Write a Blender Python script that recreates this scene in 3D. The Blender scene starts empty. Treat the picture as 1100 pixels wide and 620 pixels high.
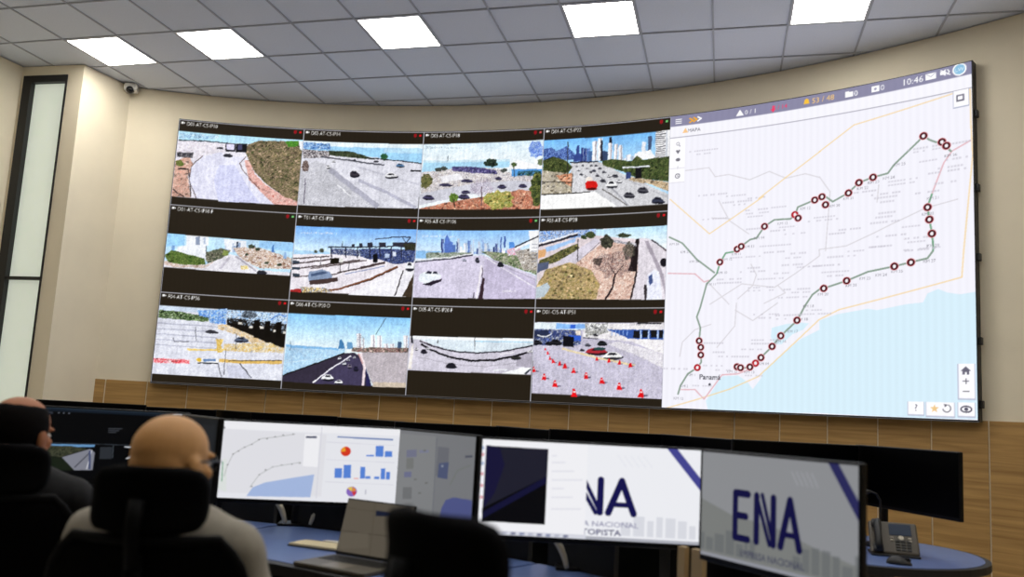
import bpy, bmesh, math, random
import numpy as np
from mathutils import Vector, Matrix

scene = bpy.context.scene
COL = scene.collection

# ------------------------------------------------------------------ camera
EYE = 1.35                       # camera height above the floor
cam_data = bpy.data.cameras.new('camera')
cam_data.sensor_width = 36.0
cam_data.lens = 28.78
cam_data.shift_x = -10.2 / 1100.0
cam_data.shift_y = 24.1 / 1100.0
cam_data.clip_start = 0.02
cam_data.clip_end = 100.0
cam_data.dof.use_dof = True
cam_data.dof.focus_distance = 8.0
cam_data.dof.aperture_fstop = 2.0
camera = bpy.data.objects.new('camera', cam_data)
COL.objects.link(camera)
PITCH, ROLL = 0.1277, 0.0534
_fw = Vector((0, math.cos(PITCH), math.sin(PITCH)))
_u0 = Vector((0, -math.sin(PITCH), math.cos(PITCH)))
_r0 = Vector((1, 0, 0))
_rt = math.cos(ROLL) * _r0 + math.sin(ROLL) * _u0
_up = -math.sin(ROLL) * _r0 + math.cos(ROLL) * _u0
_m = Matrix((_rt, _up, -_fw)).transposed().to_4x4()
_m.translation = (0, 0, EYE)
camera.matrix_world = _m
scene.camera = camera

# ------------------------------------------------------------------ world, exposure
world = bpy.data.worlds.new('world')
scene.world = world
world.use_nodes = True
world.node_tree.nodes['Background'].inputs[0].default_value = (0.5, 0.55, 0.6, 1)
world.node_tree.nodes['Background'].inputs[1].default_value = 0.02
scene.view_settings.view_transform = 'Standard'
scene.view_settings.look = 'None'
scene.view_settings.exposure = 0.0
scene.view_settings.gamma = 1.0
scene.view_settings.use_curve_mapping = False
scene.cycles.use_denoising = True
scene.cycles.max_bounces = 8
scene.cycles.sample_clamp_indirect = 4.0
PANEL_LIGHT = 17.0                # radiance of the ceiling light panels
WALL_LED = 1.04                  # radiance scale of the video wall

# ------------------------------------------------------------------ helpers
def srgb(h):
    if isinstance(h, (tuple, list)):
        return tuple(h[:3])
    return tuple(int(h[i:i + 2], 16) / 255.0 for i in (0, 2, 4))

def lin(c):
    return tuple((x / 12.92 if x <= 0.04045 else ((x + 0.055) / 1.055) ** 2.4) for x in srgb(c))

MATS = {}
def mat(name, color, rough=0.6, metal=0.0, noise=0.0, nscale=20.0, bump=0.0, bscale=200.0,
        emit=None, estr=0.0, spec=0.5, stretch=None):
    if name in MATS:
        return MATS[name]
    m = bpy.data.materials.new(name)
    m.use_nodes = True
    nt = m.node_tree
    b = nt.nodes['Principled BSDF']
    c = lin(color) + (1,)
    b.inputs['Base Color'].default_value = c
    b.inputs['Roughness'].default_value = rough
    b.inputs['Metallic'].default_value = metal
    b.inputs['Specular IOR Level'].default_value = spec
    tc = nt.nodes.new('ShaderNodeTexCoord')
    vec = tc.outputs['Object']
    if stretch:
        mp = nt.nodes.new('ShaderNodeMapping')
        mp.inputs['Scale'].default_value = stretch
        nt.links.new(vec, mp.inputs['Vector'])
        vec = mp.outputs['Vector']
    if noise > 0:
        n = nt.nodes.new('ShaderNodeTexNoise')
        n.inputs['Scale'].default_value = nscale
        n.inputs['Detail'].default_value = 4
        nt.links.new(vec, n.inputs['Vector'])
        r = nt.nodes.new('ShaderNodeValToRGB')
        r.color_ramp.elements[0].position = 0.3
        r.color_ramp.elements[1].position = 0.7
        r.color_ramp.elements[0].color = tuple(x * (1 - noise) for x in c[:3]) + (1,)
        r.color_ramp.elements[1].color = tuple(min(1, x * (1 + noise)) for x in c[:3]) + (1,)
        nt.links.new(n.outputs['Fac'], r.inputs['Fac'])
        nt.links.new(r.outputs['Color'], b.inputs['Base Color'])
    if bump > 0:
        n2 = nt.nodes.new('ShaderNodeTexNoise')
        n2.inputs['Scale'].default_value = bscale
        nt.links.new(vec, n2.inputs['Vector'])
        bp = nt.nodes.new('ShaderNodeBump')
        bp.inputs['Strength'].default_value = bump
        bp.inputs['Distance'].default_value = 0.002
        nt.links.new(n2.outputs['Fac'], bp.inputs['Height'])
        nt.links.new(bp.outputs['Normal'], b.inputs['Normal'])
    if emit is not None:
        b.inputs['Emission Color'].default_value = lin(emit) + (1,)
        b.inputs['Emission Strength'].default_value = estr
    MATS[name] = m
    return m

def screen_mat(name, strength, rough=0.35, spec=0.3):
    """A lit display: the picture is a colour attribute of the panel's pixel grid."""
    m = bpy.data.materials.new(name)
    m.use_nodes = True
    nt = m.node_tree
    b = nt.nodes['Principled BSDF']
    b.inputs['Base Color'].default_value = (0.004, 0.004, 0.004, 1)
    b.inputs['Roughness'].default_value = rough
    b.inputs['Specular IOR Level'].default_value = spec
    a = nt.nodes.new('ShaderNodeAttribute')
    a.attribute_name = 'picture'
    nt.links.new(a.outputs['Color'], b.inputs['Emission Color'])
    b.inputs['Emission Strength'].default_value = strength
    return m

def prop(o, label=None, cat=None, group=None, kind=None):
    if label: o['label'] = label
    if cat: o['category'] = cat
    if group: o['group'] = group
    if kind: o['kind'] = kind
    return o

def empty(name, loc=(0, 0, 0), rz=0.0):
    o = bpy.data.objects.new(name, None)
    o.empty_display_size = 0.1
    o.location = loc
    o.rotation_euler = (0, 0, rz)
    COL.objects.link(o)
    return o

def obj(name, me, m=None, parent=None, loc=None, rot=None, smooth=False):
    if m is not None and len(me.materials) == 0:
        me.materials.append(m)
    if smooth:
        me.polygons.foreach_set('use_smooth', [True] * len(me.polygons))
    o = bpy.data.objects.new(name, me)
    COL.objects.link(o)
    if parent is not None:
        o.parent = parent
    if loc is not None: o.location = loc
    if rot is not None: o.rotation_euler = rot
    return o

class MB:
    """collects simple solids into one mesh"""
    def __init__(s):
        s.v = []; s.f = []
    def _add(s, vs, fs, M=None):
        n = len(s.v)
        for p in vs:
            p = Vector(p)
            s.v.append(tuple(M @ p) if M is not None else tuple(p))
        s.f += [tuple(i + n for i in f) for f in fs]
        return s
    def box(s, x0, x1, y0, y1, z0, z1, M=None):
        vs = [(x, y, z) for z in (z0, z1) for y in (y0, y1) for x in (x0, x1)]
        return s._add(vs, [(0, 2, 3, 1), (4, 5, 7, 6), (0, 1, 5, 4), (2, 6, 7, 3), (0, 4, 6, 2), (1, 3, 7, 5)], M)
    def rbox(s, x0, x1, y0, y1, z0, z1, r=0.01, seg=2, M=None):
        bm = bmesh.new()
        bmesh.ops.create_cube(bm, size=1)
        for v in bm.verts:
            v.co = Vector(((x0 + x1) / 2 + v.co.x * (x1 - x0), (y0 + y1) / 2 + v.co.y * (y1 - y0), (z0 + z1) / 2 + v.co.z * (z1 - z0)))
        bmesh.ops.bevel(bm, geom=bm.edges[:], offset=r, segments=seg, affect='EDGES', profile=0.5)
        return s._bm(bm, M)
    def _bm(s, bm, M=None):
        bm.verts.index_update()
        vs = [v.co.copy() for v in bm.verts]
        fs = [tuple(v.index for v in f.verts) for f in bm.faces]
        bm.free()
        return s._add(vs, fs, M)
    def prism(s, poly, z0, z1, M=None):
        n = len(poly)
        vs = [(x, y, z0) for x, y in poly] + [(x, y, z1) for x, y in poly]
        fs = [tuple(range(n - 1, -1, -1)), tuple(range(n, 2 * n))]
        fs += [(i, (i + 1) % n, n + (i + 1) % n, n + i) for i in range(n)]
        return s._add(vs, fs, M)
    def tube(s, path, rad, seg=10, M=None, flat=1.0):
        path = [Vector(p) for p in path]
        n = len(path)
        rads = rad if isinstance(rad, (list, tuple)) else [rad] * n
        vs = []; fs = []
        ref = None
        for i, p in enumerate(path):
            t = (path[min(i + 1, n - 1)] - path[max(i - 1, 0)]).normalized()
            if ref is None:
                ref = t.orthogonal().normalized()
            ref = (ref - t * ref.dot(t)).normalized()
            b = t.cross(ref)
            for k in range(seg):
                a = 2 * math.pi * k / seg
                vs.append(p + (ref * math.cos(a) + b * math.sin(a) * flat) * rads[i])
        for i in range(n - 1):
            for k in range(seg):
                k2 = (k + 1) % seg
                fs.append((i * seg + k, i * seg + k2, (i + 1) * seg + k2, (i + 1) * seg + k))
        fs.append(tuple(range(seg - 1, -1, -1)))
        fs.append(tuple((n - 1) * seg + k for k in range(seg)))
        return s._add(vs, fs, M)
    def lathe(s, prof, seg=20, M=None):
        vs = []; fs = []
        n = len(prof)
        for r, z in prof:
            for k in range(seg):
                a = 2 * math.pi * k / seg
                vs.append((r * math.cos(a), r * math.sin(a), z))
        for i in range(n - 1):
            for k in range(seg):
                k2 = (k + 1) % seg
                fs.append((i * seg + k, i * seg + k2, (i + 1) * seg + k2, (i + 1) * seg + k))
        fs.append(tuple(range(seg - 1, -1, -1)))
        fs.append(tuple((n - 1) * seg + k for k in range(seg)))
        return s._add(vs, fs, M)
    def ball(s, c, r, u=14, v=10, M=None):
        bm = bmesh.new()
        bmesh.ops.create_uvsphere(bm, u_segments=u, v_segments=v, radius=1)
        rr = r if isinstance(r, (tuple, list)) else (r, r, r)
        for w in bm.verts:
            w.co = Vector((c[0] + w.co.x * rr[0], c[1] + w.co.y * rr[1], c[2] + w.co.z * rr[2]))
        return s._bm(bm, M)
    def mesh(s, name):
        me = bpy.data.meshes.new(name)
        me.from_pydata(s.v, [], s.f)
        me.update()
        return me
    def build(s, name, m, parent=None, smooth=False, loc=None, rot=None):
        return obj(name, s.mesh(name), m, parent, loc, rot, smooth)

def copy_tree(o, parent=None):
    c = o.copy()
    COL.objects.link(c)
    if parent is not None:
        c.parent = parent
    for ch in list(o.children):
        copy_tree(ch, c)
    return c

# ------------------------------------------------------------------ picture painter for displays
def homography(src, dst):
    A = []; b = []
    for (x, y), (u, v) in zip(src, dst):
        A.append([x, y, 1, 0, 0, 0, -u * x, -u * y]); b.append(u)
        A.append([0, 0, 0, x, y, 1, -v * x, -v * y]); b.append(v)
    h = np.linalg.solve(np.array(A, float), np.array(b, float))
    return np.append(h, 1).reshape(3, 3)

_font_cache = {}
def text_tris(txt):
    if txt in _font_cache:
        return _font_cache[txt]
    cu = bpy.data.curves.new('lettering', 'FONT')
    cu.body = txt
    cu.resolution_u = 2
    o = bpy.data.objects.new('lettering', cu)
    COL.objects.link(o)
    dg = bpy.context.evaluated_depsgraph_get()
    me = o.evaluated_get(dg).to_mesh()
    me.calc_loop_triangles()
    vs = np.array([v.co[:2] for v in me.vertices]).reshape(-1, 2)
    tr = np.array([t.vertices[:] for t in me.loop_triangles]).reshape(-1, 3)
    o.evaluated_get(dg).to_mesh_clear()
    bpy.data.objects.remove(o)
    bpy.data.curves.remove(cu)
    _font_cache[txt] = (vs, tr)
    return vs, tr

class Pad:
    """A small software canvas. 'quad' gives the picture's corners in sketch units
    (top-left, top-right, bottom-right, bottom-left), so shapes can be noted as sketched."""
    SS = 2
    def __init__(s, w, h, quad, bg, seed=1):
        s.w, s.h = w, h
        s.W, s.Hh = w * s.SS, h * s.SS
        s.a = np.empty((s.Hh, s.W, 3)); s.a[:] = srgb(bg)
        s.M = homography(quad, [(0, 0), (s.W, 0), (s.W, s.Hh), (0, s.Hh)])
        s.rng = np.random.default_rng(seed)
    def tr(s, pts):
        p = np.asarray(pts, float)
        q = np.c_[p, np.ones(len(p))] @ s.M.T
        return q[:, :2] / q[:, 2:3]
    def _mask(s, P):
        x0 = max(0, int(math.floor(P[:, 0].min()))); x1 = min(s.W, int(math.ceil(P[:, 0].max())) + 1)
        y0 = max(0, int(math.floor(P[:, 1].min()))); y1 = min(s.Hh, int(math.ceil(P[:, 1].max())) + 1)
        if x1 <= x0 or y1 <= y0:
            return None
        X, Y = np.meshgrid(np.arange(x0, x1) + .5, np.arange(y0, y1) + .5)
        m = np.zeros(X.shape, bool)
        n = len(P)
        for i in range(n):
            xa, ya = P[i]; xb, yb = P[(i + 1) % n]
            if ya == yb: continue
            c = ((ya > Y) != (yb > Y)) & (X < (xb - xa) * (Y - ya) / (yb - ya) + xa)
            m ^= c
        return (slice(y0, y1), slice(x0, x1)), m
    def _put(s, sl, m, col, n=0.0, mix=None, grain=2, keep=1.0, alpha=1.0):
        reg = s.a[sl]
        k = int(m.sum())
        if k == 0: return
        if mix:
            hh, ww = m.shape
            f = s.rng.random((hh // grain + 1, ww // grain + 1))
            f = np.repeat(np.repeat(f, grain, 0), grain, 1)[:hh, :ww]
            G = grain * 4
            f2 = s.rng.random((hh // G + 1, ww // G + 1))
            f2 = np.repeat(np.repeat(f2, G, 0), G, 1)[:hh, :ww]
            f = (0.62 * f + 0.16 * f2 + 0.22 * s.rng.random((hh, ww)) - .5) * 1.7 + .5
            idx = np.clip((f * len(mix)).astype(int), 0, len(mix) - 1)
            c = np.array([srgb(x) for x in mix])[idx]
            mm = m & (s.rng.random(m.shape) < keep) if keep < 1 else m
            reg[mm] = c[mm]
            if grain == 2 and keep == 1 and k > 900:          # clumps of leaves, rubble, shadow
                ys, xs = np.nonzero(m)
                pal = [np.array(srgb(x)) for x in mix]; bright = float(np.mean(pal))
                for i in s.rng.integers(0, k, k // 70):
                    cy, cx = ys[i], xs[i]; r = int(s.rng.integers(1, 4))
                    sl2 = (slice(max(0, cy - r), cy + r), slice(max(0, cx - r - 1), cx + r + 1))
                    col2 = pal[int(s.rng.integers(len(pal)))] * ((.45 + .8 * s.rng.random()) if bright < .72 else (.84 + .22 * s.rng.random()))
                    w2 = m[sl2] & (s.rng.random(m[sl2].shape) < .75)
                    reg[sl2][w2] = np.clip(col2, 0, 1)
        else:
            c = np.array(srgb(col))
            if n > 0:
                v = c + s.rng.normal(0, n, (k, 1))
            else:
                v = np.tile(c, (k, 1))
            reg[m] = reg[m] * (1 - alpha) + v * alpha
    def poly(s, col, pts, n=0.0, mix=None, grain=2, keep=1.0, alpha=1.0):
        r = s._mask(s.tr(pts))
        if r: s._put(r[0], r[1], col, n, mix, grain, keep, alpha)
    def rect(s, col, x0, y0, x1, y1, **k):
        s.poly(col, [(x0, y0), (x1, y0), (x1, y1), (x0, y1)], **k)
    def ell(s, col, cx, cy, rx, ry=None, **k):
        ry = rx if ry is None else ry
        s.poly(col, [(cx + rx * math.cos(t * math.pi / 10), cy + ry * math.sin(t * math.pi / 10)) for t in range(20)], **k)
    def line(s, col, w, pts, cap=False, **k):
        pts = [np.array(p, float) for p in pts]
        for a, b in zip(pts, pts[1:]):
            d = b - a; L = np.hypot(*d)
            if L == 0: continue
            nn = np.array([-d[1], d[0]]) / L * w / 2
            s.poly(col, [a + nn, b + nn, b - nn, a - nn], **k)
        if cap:
            for p in pts: s.ell(col, p[0], p[1], w / 2, **k)
        elif len(pts) > 2:
            for p in pts[1:-1]: s.ell(col, p[0], p[1], w / 2, **k)
    def bush(s, mix, cx, cy, rx, ry, **k):
        pts = []
        for t in range(22):
            r = 0.8 + 0.4 * s.rng.random(); a = t * 2 * math.pi / 22
            pts.append((cx + rx * r * math.cos(a), cy + ry * r * math.sin(a)))
        s.poly('000000', pts, mix=mix, **k)
    def car(s, col, x, y, w, h, dark='20202a'):
        s.ell(dark, x + w * .05, y + h * .25, w * .50, h * .32)
        s.poly(col, [(x - w * .5, y + h * .25), (x - w * .42, y - h * .1), (x - w * .2, y - h * .45), (x + w * .2, y - h * .45), (x + w * .45, y - h * .05), (x + w * .5, y + h * .25)])
        s.poly(dark, [(x - w * .25, y - h * .08), (x - w * .15, y - h * .36), (x + w * .15, y - h * .36), (x + w * .28, y - h * .06)])
    def skyline(s, x0, x1, base, hmin, hmax, cols, step=14):
        x = x0
        while x < x1:
            w = step * (0.5 + s.rng.random())
            h = hmin + (hmax - hmin) * s.rng.random() ** 1.6
            c = cols[int(s.rng.integers(len(cols)))]
            s.rect(c, x, base - h, x + w, base)
            if s.rng.random() < .5:
                s.rect('e8eef8', x + w * .55, base - h, x + w * .75, base, alpha=.5)
            x += w * (0.7 + .6 * s.rng.random())
    def gradient(s, c0, c1, pts, y0, y1, steps=10):
        r = s._mask(s.tr(pts))
        if not r: return
        sl, m = r
        yy = (np.arange(sl[0].start, sl[0].stop) / s.Hh - y0) / (y1 - y0)
        t = np.clip(yy, 0, 1)[:, None, None]
        c = np.array(srgb(c0)) * (1 - t) + np.array(srgb(c1)) * t
        c = np.broadcast_to(c, m.shape + (3,))
        s.a[sl][m] = c[m]
    def text(s, txt, x, y, h, col, align='L', sx=1.0, width=None, uvspace=False, alpha=1.0, bold=0):
        """y is the middle of the capitals, h their height"""
        vs, tr = text_tris(txt)
        if len(tr) == 0: return
        k = h / 0.70
        px = vs[:, 0] * k * sx
        wd = px.max()
        if width: px = px * (width / wd); wd = width
        off = {'L': 0, 'C': -wd / 2, 'R': -wd}[align]
        X = x + off + px
        Y = y + h / 2 - vs[:, 1] * k
        if uvspace:
            P = np.c_[X * s.W, Y * s.Hh]
        else:
            P = s.tr(np.c_[X, Y])
        c = np.array(srgb(col))
        for t in tr:
            q = P[t]
            if bold:
                cc = q.mean(0); d = q - cc; ln = np.hypot(d[:, 0], d[:, 1])[:, None] + 1e-6
                q = q + d / ln * bold
            r = s._mask(q)
            if r:
                reg = s.a[r[0]]; m = r[1]
                reg[m] = reg[m] * (1 - alpha) + c * alpha
    def weather(s, bg, seed):
        """camera-like grain and ragged outlines inside the picture area"""
        g = np.random.default_rng(seed)
        inside = np.abs(s.a - np.array(srgb(bg))).sum(2) > .02
        def field(step):
            n = g.random((s.Hh // step + 3, s.W // step + 3)) * 2 - 1
            y = np.arange(s.Hh) / step; x = np.arange(s.W) / step
            yi = y.astype(int); xi = x.astype(int); fy = (y - yi)[:, None]; fx = (x - xi)[None, :]
            a = n[yi][:, xi]; b = n[yi][:, xi + 1]; c = n[yi + 1][:, xi]; d = n[yi + 1][:, xi + 1]
            return (a * (1 - fx) + b * fx) * (1 - fy) + (c * (1 - fx) + d * fx) * fy
        Y, X = np.mgrid[0:s.Hh, 0:s.W]
        dy = np.rint(field(12) * 1.3 + field(4) * .7).astype(int); dx = np.rint(field(12) * 1.5 + field(4) * .8).astype(int)
        ys = np.clip(Y + dy, 0, s.Hh - 1); xs = np.clip(X + dx, 0, s.W - 1)
        ok = inside & inside[ys, xs]
        b = s.a.copy(); b[ok] = s.a[ys[ok], xs[ok]]
        lum = 1 + field(26) * .05 + field(9) * .05 + field(3) * .06 + (g.random((s.Hh, s.W)) * 2 - 1) * .10
        b = np.where(inside[..., None], (b - .5) * 1.08 + .5, b) * np.where(inside, lum, 1)[..., None]
        s.a = np.clip(b, 0, 1)
    def pixels(s):
        a = np.clip(s.a, 0, 1).reshape(s.h, s.SS, s.w, s.SS, 3).mean((1, 3))
        return np.where(a <= 0.04045, a / 12.92, ((a + 0.055) / 1.055) ** 2.4)

def display_mesh(name, pad, pos):
    """grid of pad.w x pad.h pixels; pos(u, v) arrays -> xyz arrays, u right, v down"""
    px = pad.pixels()
    h, w = px.shape[:2]
    U, V = np.meshgrid(np.linspace(0, 1, w), np.linspace(0, 1, h))
    xyz = np.stack(pos(U.ravel(), V.ravel()), 1)
    i = np.arange(h * w).reshape(h, w)
    q = np.stack([i[1:, :-1], i[1:, 1:], i[:-1, 1:], i[:-1, :-1]], -1).reshape(-1, 4)
    me = bpy.data.meshes.new(name)
    me.from_pydata(xyz, [], q)
    at = me.color_attributes.new('picture', 'FLOAT_COLOR', 'POINT')
    at.data.foreach_set('color', np.c_[px.reshape(-1, 3), np.ones(h * w)].astype(np.float32).ravel())
    me.update()
    return me

# ------------------------------------------------------------------ room shell
CX, CY, RW = -2.4913, 0.1865, 8.5256     # centre and radius of the curved wall
ZC = 4.6556                              # ceiling height
def arc(a, r, z=0.0):
    return (CX + r * math.sin(a), CY + r * math.cos(a), z)
def arc_poly(a0, a1, r0, r1, step=0.03):
    n = max(1, int(abs(a1 - a0) / step + .5))
    t = [a0 + (a1 - a0) * i / n for i in range(n + 1)]
    return [arc(a, r0)[:2] for a in t] + [arc(a, r1)[:2] for a in reversed(t)]
def arc_solid(mb, a0, a1, r0, r1, z0, z1, step=0.03):
    n = max(1, int(abs(a1 - a0) / step + .5))
    vs = []; fs = []
    for i in range(n + 1):
        a = a0 + (a1 - a0) * i / n
        vs += [arc(a, r0, z0), arc(a, r1, z0), arc(a, r1, z1), arc(a, r0, z1)]
    for i in range(n):
        b = 4 * i
        for k in range(4):
            k2 = (k + 1) % 4
            fs.append((b + k, b + k2, b + 4 + k2, b + 4 + k))
    fs += [(0, 3, 2, 1), (4 * n, 4 * n + 1, 4 * n + 2, 4 * n + 3)]
    mb._add(vs, fs)
    return mb

M_wall = mat('cream wall paint', 'eadec4', 0.75, noise=0.03, nscale=3, bump=0.08, bscale=120)
M_carpet = mat('grey carpet', 'b2aea8', 0.95, noise=0.25, nscale=60)
M_slab = mat('ceiling void', '77777a', 0.9)
M_tile = mat('mineral ceiling tile', 'e2e7f2', 0.9, noise=0.03, nscale=90, bump=0.15, bscale=260)  # blue spill of the video wall is put into the tile tint
M_bar = mat('painted grid bar', 'b0b3bc', 0.6)
M_black = mat('black plastic', '0d0d0f', 0.45, noise=0.1, nscale=40)
M_blackmatte = mat('matt black laminate', '0b0b0c', 0.7, noise=0.15, nscale=15)
M_frame = mat('black window frame', '101012', 0.5)

floor = MB().box(-10, 7.2, -4.2, 9.6, -0.12, 0.0).build('floor', M_carpet); prop(floor, kind='structure')
ceiling = MB().box(-10, 7.2, -4.2, 9.6, ZC + 0.045, ZC + 0.12).build('ceiling', M_slab); prop(ceiling, kind='structure')

A_MAX = 1.36
wall_back = arc_solid(MB(), -0.2235, A_MAX, RW, RW + 0.15, 0, ZC).build('wall_back', M_wall); prop(wall_back, kind='structure')
pr = arc(A_MAX, RW)
wall_right = MB().prism([pr[:2], (6.0, -3.6), (6.15, -3.6), (pr[0] + .15, pr[1])], 0, ZC).build('wall_right', M_wall); prop(wall_right, kind='structure')
wall_rear = MB().box(-9.2, 6.15, -3.75, -3.6, 0, ZC).build('wall_rear', M_wall); prop(wall_rear, kind='structure')

# wooden wainscot: one board after the other along the curve
def wood_material():
    m = bpy.data.materials.new('oak veneer')
    m.use_nodes = True
    nt = m.node_tree; b = nt.nodes['Principled BSDF']
    tc = nt.nodes.new('ShaderNodeTexCoord'); oi = nt.nodes.new('ShaderNodeObjectInfo')
    mp = nt.nodes.new('ShaderNodeMapping'); mp.inputs['Scale'].default_value = (1.2, 8, 26)
    add = nt.nodes.new('ShaderNodeVectorMath'); add.operation = 'ADD'
    cmb = nt.nodes.new('ShaderNodeCombineXYZ')
    mul = nt.nodes.new('ShaderNodeMath'); mul.operation = 'MULTIPLY'; mul.inputs[1].default_value = 37
    nt.links.new(oi.outputs['Random'], mul.inputs[0])
    nt.links.new(mul.outputs[0], cmb.inputs['X']); nt.links.new(mul.outputs[0], cmb.inputs['Z'])
    nt.links.new(tc.outputs['Object'], mp.inputs['Vector'])
    nt.links.new(mp.outputs[0], add.inputs[0]); nt.links.new(cmb.outputs[0], add.inputs[1])
    n = nt.nodes.new('ShaderNodeTexNoise'); n.inputs['Scale'].default_value = 1.0; n.inputs['Detail'].default_value = 6; n.inputs['Distortion'].default_value = 0.8
    nt.links.new(add.outputs[0], n.inputs['Vector'])
    r = nt.nodes.new('ShaderNodeValToRGB')
    r.color_ramp.elements[0].position = .3; r.color_ramp.elements[0].color = lin('98723e') + (1,)
    r.color_ramp.elements[1].position = .72; r.color_ramp.elements[1].color = lin('c29a5c') + (1,)
    nt.links.new(n.outputs['Fac'], r.inputs['Fac'])
    nt.links.new(r.outputs['Color'], b.inputs['Base Color'])
    b.inputs['Roughness'].default_value = 0.55
    return m
M_wood = wood_material()
WOOD_TOP = 1.50
DA = 0.0475
board_me = MB().box(-(DA * RW - .011) / 2, (DA * RW - .011) / 2, -0.008, -0.001, 0.0, WOOD_TOP).mesh('wood_panel')
board_me.materials.append(M_wood)
for k in range(-1, 33):
    a0 = -0.2086 + DA * k
    if k == -1:
        wdt = (0.2086 - 0.2085 + 0.0145) * RW
        me = MB().box(-(0.0130 * RW) / 2, (0.0130 * RW) / 2, -0.008, -0.001, 0.0, WOOD_TOP).mesh('wood_panel')
        me.materials.append(M_wood)
        a = -0.2086 - 0.0072
    else:
        me = board_me; a = a0 + DA / 2
    o = obj('wood_panel', me, None, wall_back, arc(a, RW - 0.0030), (0, 0, -a))

# bay on the left with the tall window
PA = Vector((-5.283, 8.115)); PB = Vector((-4.570, 7.969)); PJ = Vector((-4.352, 8.497))
ex = (PB - PA).normalized(); BAYW = (PB - PA).length
yaw_bay = math.atan2(ex.y, ex.x)
WX0, WX1, WZ0, WZ1 = 0.035, 0.552, 0.55, 4.553
bay = MB()
bay.box(0, WX0, 0, .2, 0, ZC).box(WX1, BAYW, 0, .2, 0, ZC).box(WX0, WX1, 0, .2, WZ1, ZC).box(WX0, WX1, 0, .2, 0, WZ0)
wall_bay = bay.build('wall_bay', M_wall, loc=(PA.x, PA.y, 0), rot=(0, 0, yaw_bay)); prop(wall_bay, kind='structure')
d = (PJ - PB).normalized(); nl = Vector((-d.y, d.x))
side = [tuple(PB), tuple(PJ + d * .06), tuple(PJ + d * .06 + nl * .2), tuple(PB + nl * .18 + d * .03)]
wall_pier = MB().prism(side, 0, ZC).build('wall_pier', M_wall); prop(wall_pier, kind='structure')
dl = Vector((-0.081, -0.255)).normalized(); e = PA + dl * 12.4
wall_left = MB().prism([tuple(PA + Vector((0, .25))), tuple(PA), tuple(e), (e.x - .15, e.y), (PA.x - .15, PA.y + .25)], 0, ZC).build('wall_left', M_wall); prop(wall_left, kind='structure')

window = empty('window_1', (PA.x, PA.y, 0), yaw_bay); prop(window, kind='structure')
fr = MB()
fr.box(WX0, WX0 + .098, -.012, .11, WZ0, WZ1).box(WX1 - .016, WX1, -.012, .11, WZ0, WZ1)
fr.box(WX0 + .098, WX1 - .016, -.012, .11, WZ1 - .072, WZ1).box(WX0 + .098, WX1 - .016, -.012, .11, WZ0, WZ0 + .07)
fr.build('window_frame', M_frame, window)
MB().box(WX0 + .098, WX1 - .016, -.006, .10, 2.432, 2.462).build('mullion', M_frame, window)
M_frost = mat('frosted daylight pane', 'cfd6c8', 0.6, noise=0.06, nscale=4, emit='c9d0c2', estr=0.62)
for z0, z1 in ((WZ0 + .07, 2.432), (2.462, WZ1 - .072)):
    MB().box(WX0 + .098, WX1 - .016, .045, .055, z0, z1).build('pane', M_frost, window)

# ------------------------------------------------------------------ suspended ceiling
GT = 0.6
GO = Vector((-4.4798, 7.4047)); GA = -0.2458
g1 = Vector((math.cos(GA), math.sin(GA))); g2 = Vector((-math.sin(GA), math.cos(GA)))
def grid(c, r):
    p = GO + g1 * GT * c + g2 * GT * r
    return p
LIGHTS = [(0, 0), (2, 0), (5, 0), (8, 0), (11, 0)]
ADDED_REAR = [(c, -4) for c in (2, 5, 8, 11, 14)] + [(c, -8) for c in (2, 5, 8, 11, 14)]  # unseen panels added behind the visible row to brighten the room
C0, C1, R0_, R1_ = -6, 18, -5, 5
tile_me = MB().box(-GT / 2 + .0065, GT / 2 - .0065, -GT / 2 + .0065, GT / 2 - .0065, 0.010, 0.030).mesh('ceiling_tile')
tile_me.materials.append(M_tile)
def in_room(p):
    return math.hypot(p.x - CX, p.y - CY) < RW + 0.5 and p.x > -6.3 - max(0, 5 - p.y) * .3 and p.x < 6.3
for c in range(C0, C1):
    for r in range(R0_, R1_):
        if (c, r) in LIGHTS or (c, r) in ADDED_REAR: continue
        p = grid(c + .5, r + .5)
        if not in_room(p): continue
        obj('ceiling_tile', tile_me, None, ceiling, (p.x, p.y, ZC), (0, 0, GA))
for c in range(C0, C1 + 1):
    p0, p1 = grid(c, R0_), grid(c, R1_)
    mid = (p0 + p1) / 2; L = (p1 - p0).length
    MB().box(-.0075, .0075, -L / 2, L / 2, .001, .012).box(-.003, .003, -L / 2, L / 2, .012, .04).build('grid_bar', M_bar, ceiling, loc=(mid.x, mid.y, ZC), rot=(0, 0, GA))
for r in range(R0_, R1_ + 1):
    p0, p1 = grid(C0, r), grid(C1, r)
    mid = (p0 + p1) / 2; L = (p1 - p0).length
    MB().box(-L / 2, L / 2, -.0065, .0065, .0005, .012).box(-L / 2, L / 2, -.003, .003, .012, .04).build('grid_bar', M_bar, ceiling, loc=(mid.x, mid.y, ZC), rot=(0, 0, GA))

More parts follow.
